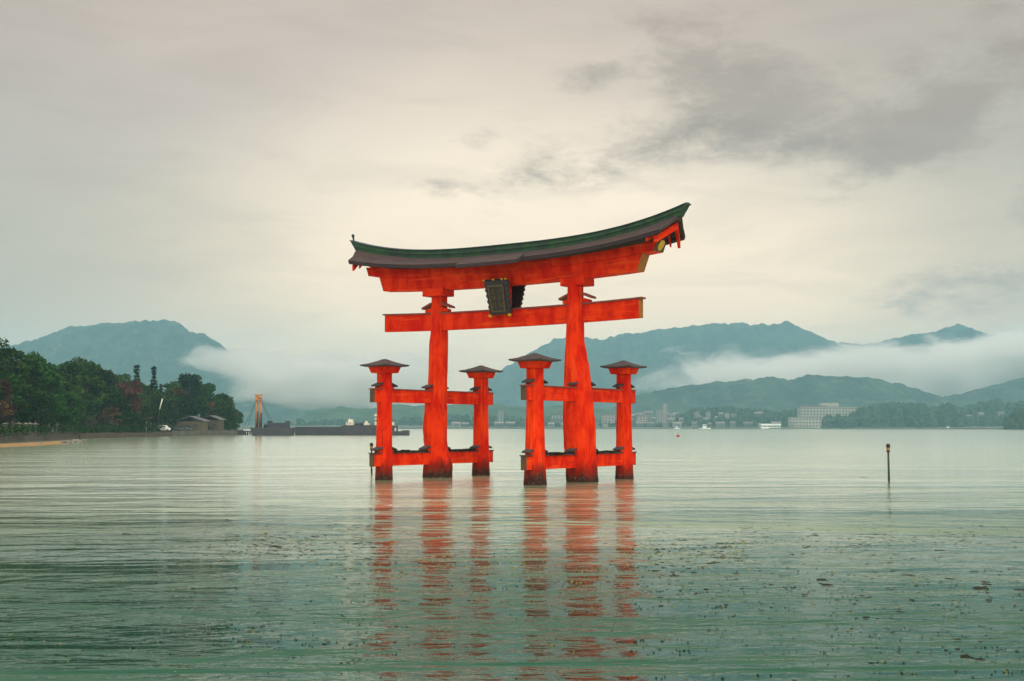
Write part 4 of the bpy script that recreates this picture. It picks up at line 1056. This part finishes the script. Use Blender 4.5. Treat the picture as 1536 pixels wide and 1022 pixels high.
vehicle('white_van', 298.5, 4.2, 3.6, 1.9, 'white van parked at the right end of the ochre shed', 'van', M['white'])
# lamp
Y = shoreY(219)+3; P = at(219.5, 636, Y)
t = thing('street_lamp', 'slim pale street lamp on the shore before the dark trees', 'street lamp', (P.x, Y, 1.6))
M['pale_metal'] = mat('pale_galvanised_metal', (0.45, 0.47, 0.45), (0.36, 0.38, 0.37), 0.5, 2)
b = MB(); b.tube([(0,0,-.6),(0,0,P.z-1.6)], [.09,.07], 8); b.build('pole', M['pale_metal'], t, True)
b = MB(); rr = [[(math.cos(a*.785)*r, math.sin(a*.785)*r, P.z-1.6+z) for a in range(8)] for r, z in ((.10,0),(.32,.18),(.36,.42),(.12,.62))]; b.loft(rr); b.build('lamp_head', M['pale_metal'], t)
# slanted mast
Y = shoreY(240)+5; g0 = at(236, 652, Y); a_, c_ = at(239.3, 614, Y), at(243.6, 598.5, Y)
t = thing('crane_boom', 'slanted pole with white upper length rising among the headland trees', 'crane boom', (g0.x, Y, 1.6))
o = Vector((g0.x, Y, 1.6))
b = MB(); b.tube([Vector((0,0,-.5)), a_-o], [.16,.13], 8); b.build('lower_pole', M['post'], t, True)
b = MB(); b.tube([a_-o, c_-o], [.19,.17], 8); b.build('upper_pole', M['white'], t, True)
# pier between headland and barge
M['timber'] = mat('dark_pier_timber', (0.035, 0.03, 0.035), (0.05, 0.042, 0.04), 0.85, .5)
pa, pb = Vector((bx_(345), 482, 0)), Vector((bx_(382), 476, 0)); t = thing('pier', 'low dark timber pier between the headland tip and the barge', 'pier', pa)
dv = pb-pa; n = 9
b = MB(); b.hexa([(0,0,1.25),(dv.x,dv.y,1.25),(dv.x,dv.y+4,1.25),(0,4,1.25),(0,0,1.6),(dv.x,dv.y,1.6),(dv.x,dv.y+4,1.6),(0,4,1.6)]); b.build('deck', M['timber'], t)
for k in range(n):
    for yy in (.3, 3.7):
        q = dv*(k+.5)/n; b = MB(); b.tube([(q.x, q.y+yy, -.9), (q.x, q.y+yy, 1.25)], .2, 8); b.build('pile', M['timber'], t)

# ------------------------------------------------------------------ mist banks and air
def mist(name, x0, x1, y0, y1, z0, z1, dens, scale, thr, label, rot=0.0, top_soft=.45, lean=0.0):
    m = bpy.data.materials.new('mist_volume'); m.use_nodes = True; t = NT(m.node_tree)
    co = t.n('ShaderNodeTexCoord'); g = co.outputs['Generated']; ob = t.n('ShaderNodeNewGeometry').outputs['Position']
    gx, gy, gz = t.sep(g)
    def hump(s, a, b_): return t.m('MULTIPLY', t.ss(s, 0.0, a), t.ss(s, 1.0, 1.0-b_))
    big = t.noise(t.mapping(ob, (.55, 1, .4), loc=(300, 90, 0)), scale*.42, 2, .5, .4)          # the bank's own rise and fall
    gz2 = t.m('ADD', gz, t.m('MULTIPLY', t.m('SUBTRACT', big, 0.5), 0.55))
    gz2 = t.m('SUBTRACT', gz2, t.m('MULTIPLY', t.m('SUBTRACT', gx, 0.5), lean))
    env = t.m('MULTIPLY', hump(gx, .38, .2), t.m('MULTIPLY', hump(gy, .25, .25), t.m('MULTIPLY', hump(gz2, .28, top_soft), hump(gz, .10, .14))))
    n_ = t.noise(t.mapping(ob, (.62, 1, 1.5), (0, R(-9), 0)), scale, 7, .60, .9)
    d = t.ss(t.m('ADD', n_, t.m('MULTIPLY', t.m('SUBTRACT', env, .60), .42)), thr, thr+.22)
    d = t.m('MULTIPLY', t.m('MULTIPLY', d, t.m('POWER', env, .6)), dens)
    pv = t.n('ShaderNodeVolumePrincipled'); pv.inputs['Color'].default_value = (1.0, .995, .965, 1); pv.inputs['Anisotropy'].default_value = .5
    t.link(d, pv.inputs['Density'])
    out = t.n('ShaderNodeOutputMaterial'); t.link(pv.outputs[0], out.inputs['Volume'])
    b = MB(); b.box(-.5*(x1-x0), .5*(x1-x0), -.5*(y1-y0), .5*(y1-y0), 0, z1-z0)
    o = b.build(name, m); o.location = ((x0+x1)/2, (y0+y1)/2, z0); o.rotation_euler = (0, 0, rot)
    return tag(o, label, 'mist', kind='stuff')
def X(px, Y): return (px-768)/F_PX*Y
def Z(py, Y): return at(768, py, Y).z
mist('mist_bank', X(780, 3650), X(1900, 3650), 3480, 3820, Z(632, 3650), Z(480, 3650), .052, .0075, .465, 'broad bank of pale mist lying before the long mountain ridge', lean=.22)
mist('mist_bank', X(1405, 4050), X(1900, 4050), 3900, 4150, Z(600, 4050), Z(440, 4050), .022, .0070, .44, 'thick mist swallowing the right end of the mountain ridge')
mist('mist_bank', X(215, 3350), X(440, 3350), 3280, 3420, Z(572, 3350), Z(500, 3350), .024, .013, .53, 'thin white wisps crossing the right shoulder of the blue mountain', lean=-.5)
mist('mist_bank', X(225, 2950), X(720, 2950), 2780, 3060, Z(628, 2950), Z(492, 2950), .042, .0085, .505, 'wisps of pale mist across the right flank of the blue mountain', lean=-.30)

hz = bpy.data.materials.new('haze_air'); hz.use_nodes = True; t = NT(hz.node_tree)
pv = t.n('ShaderNodeVolumePrincipled'); pv.inputs['Color'].default_value = (.43, .80, .97, 1); pv.inputs['Density'].default_value = HAZE_DENSITY; pv.inputs['Anisotropy'].default_value = .2
out = t.n('ShaderNodeOutputMaterial'); t.link(pv.outputs[0], out.inputs['Volume'])
hz.cycles.homogeneous_volume = True
b = MB(); b.box(-6000, 6000, -600, 7400, -1.9, 520); tag(b.build('haze', hz), 'thin pale air haze over the whole bay', 'haze', kind='stuff')
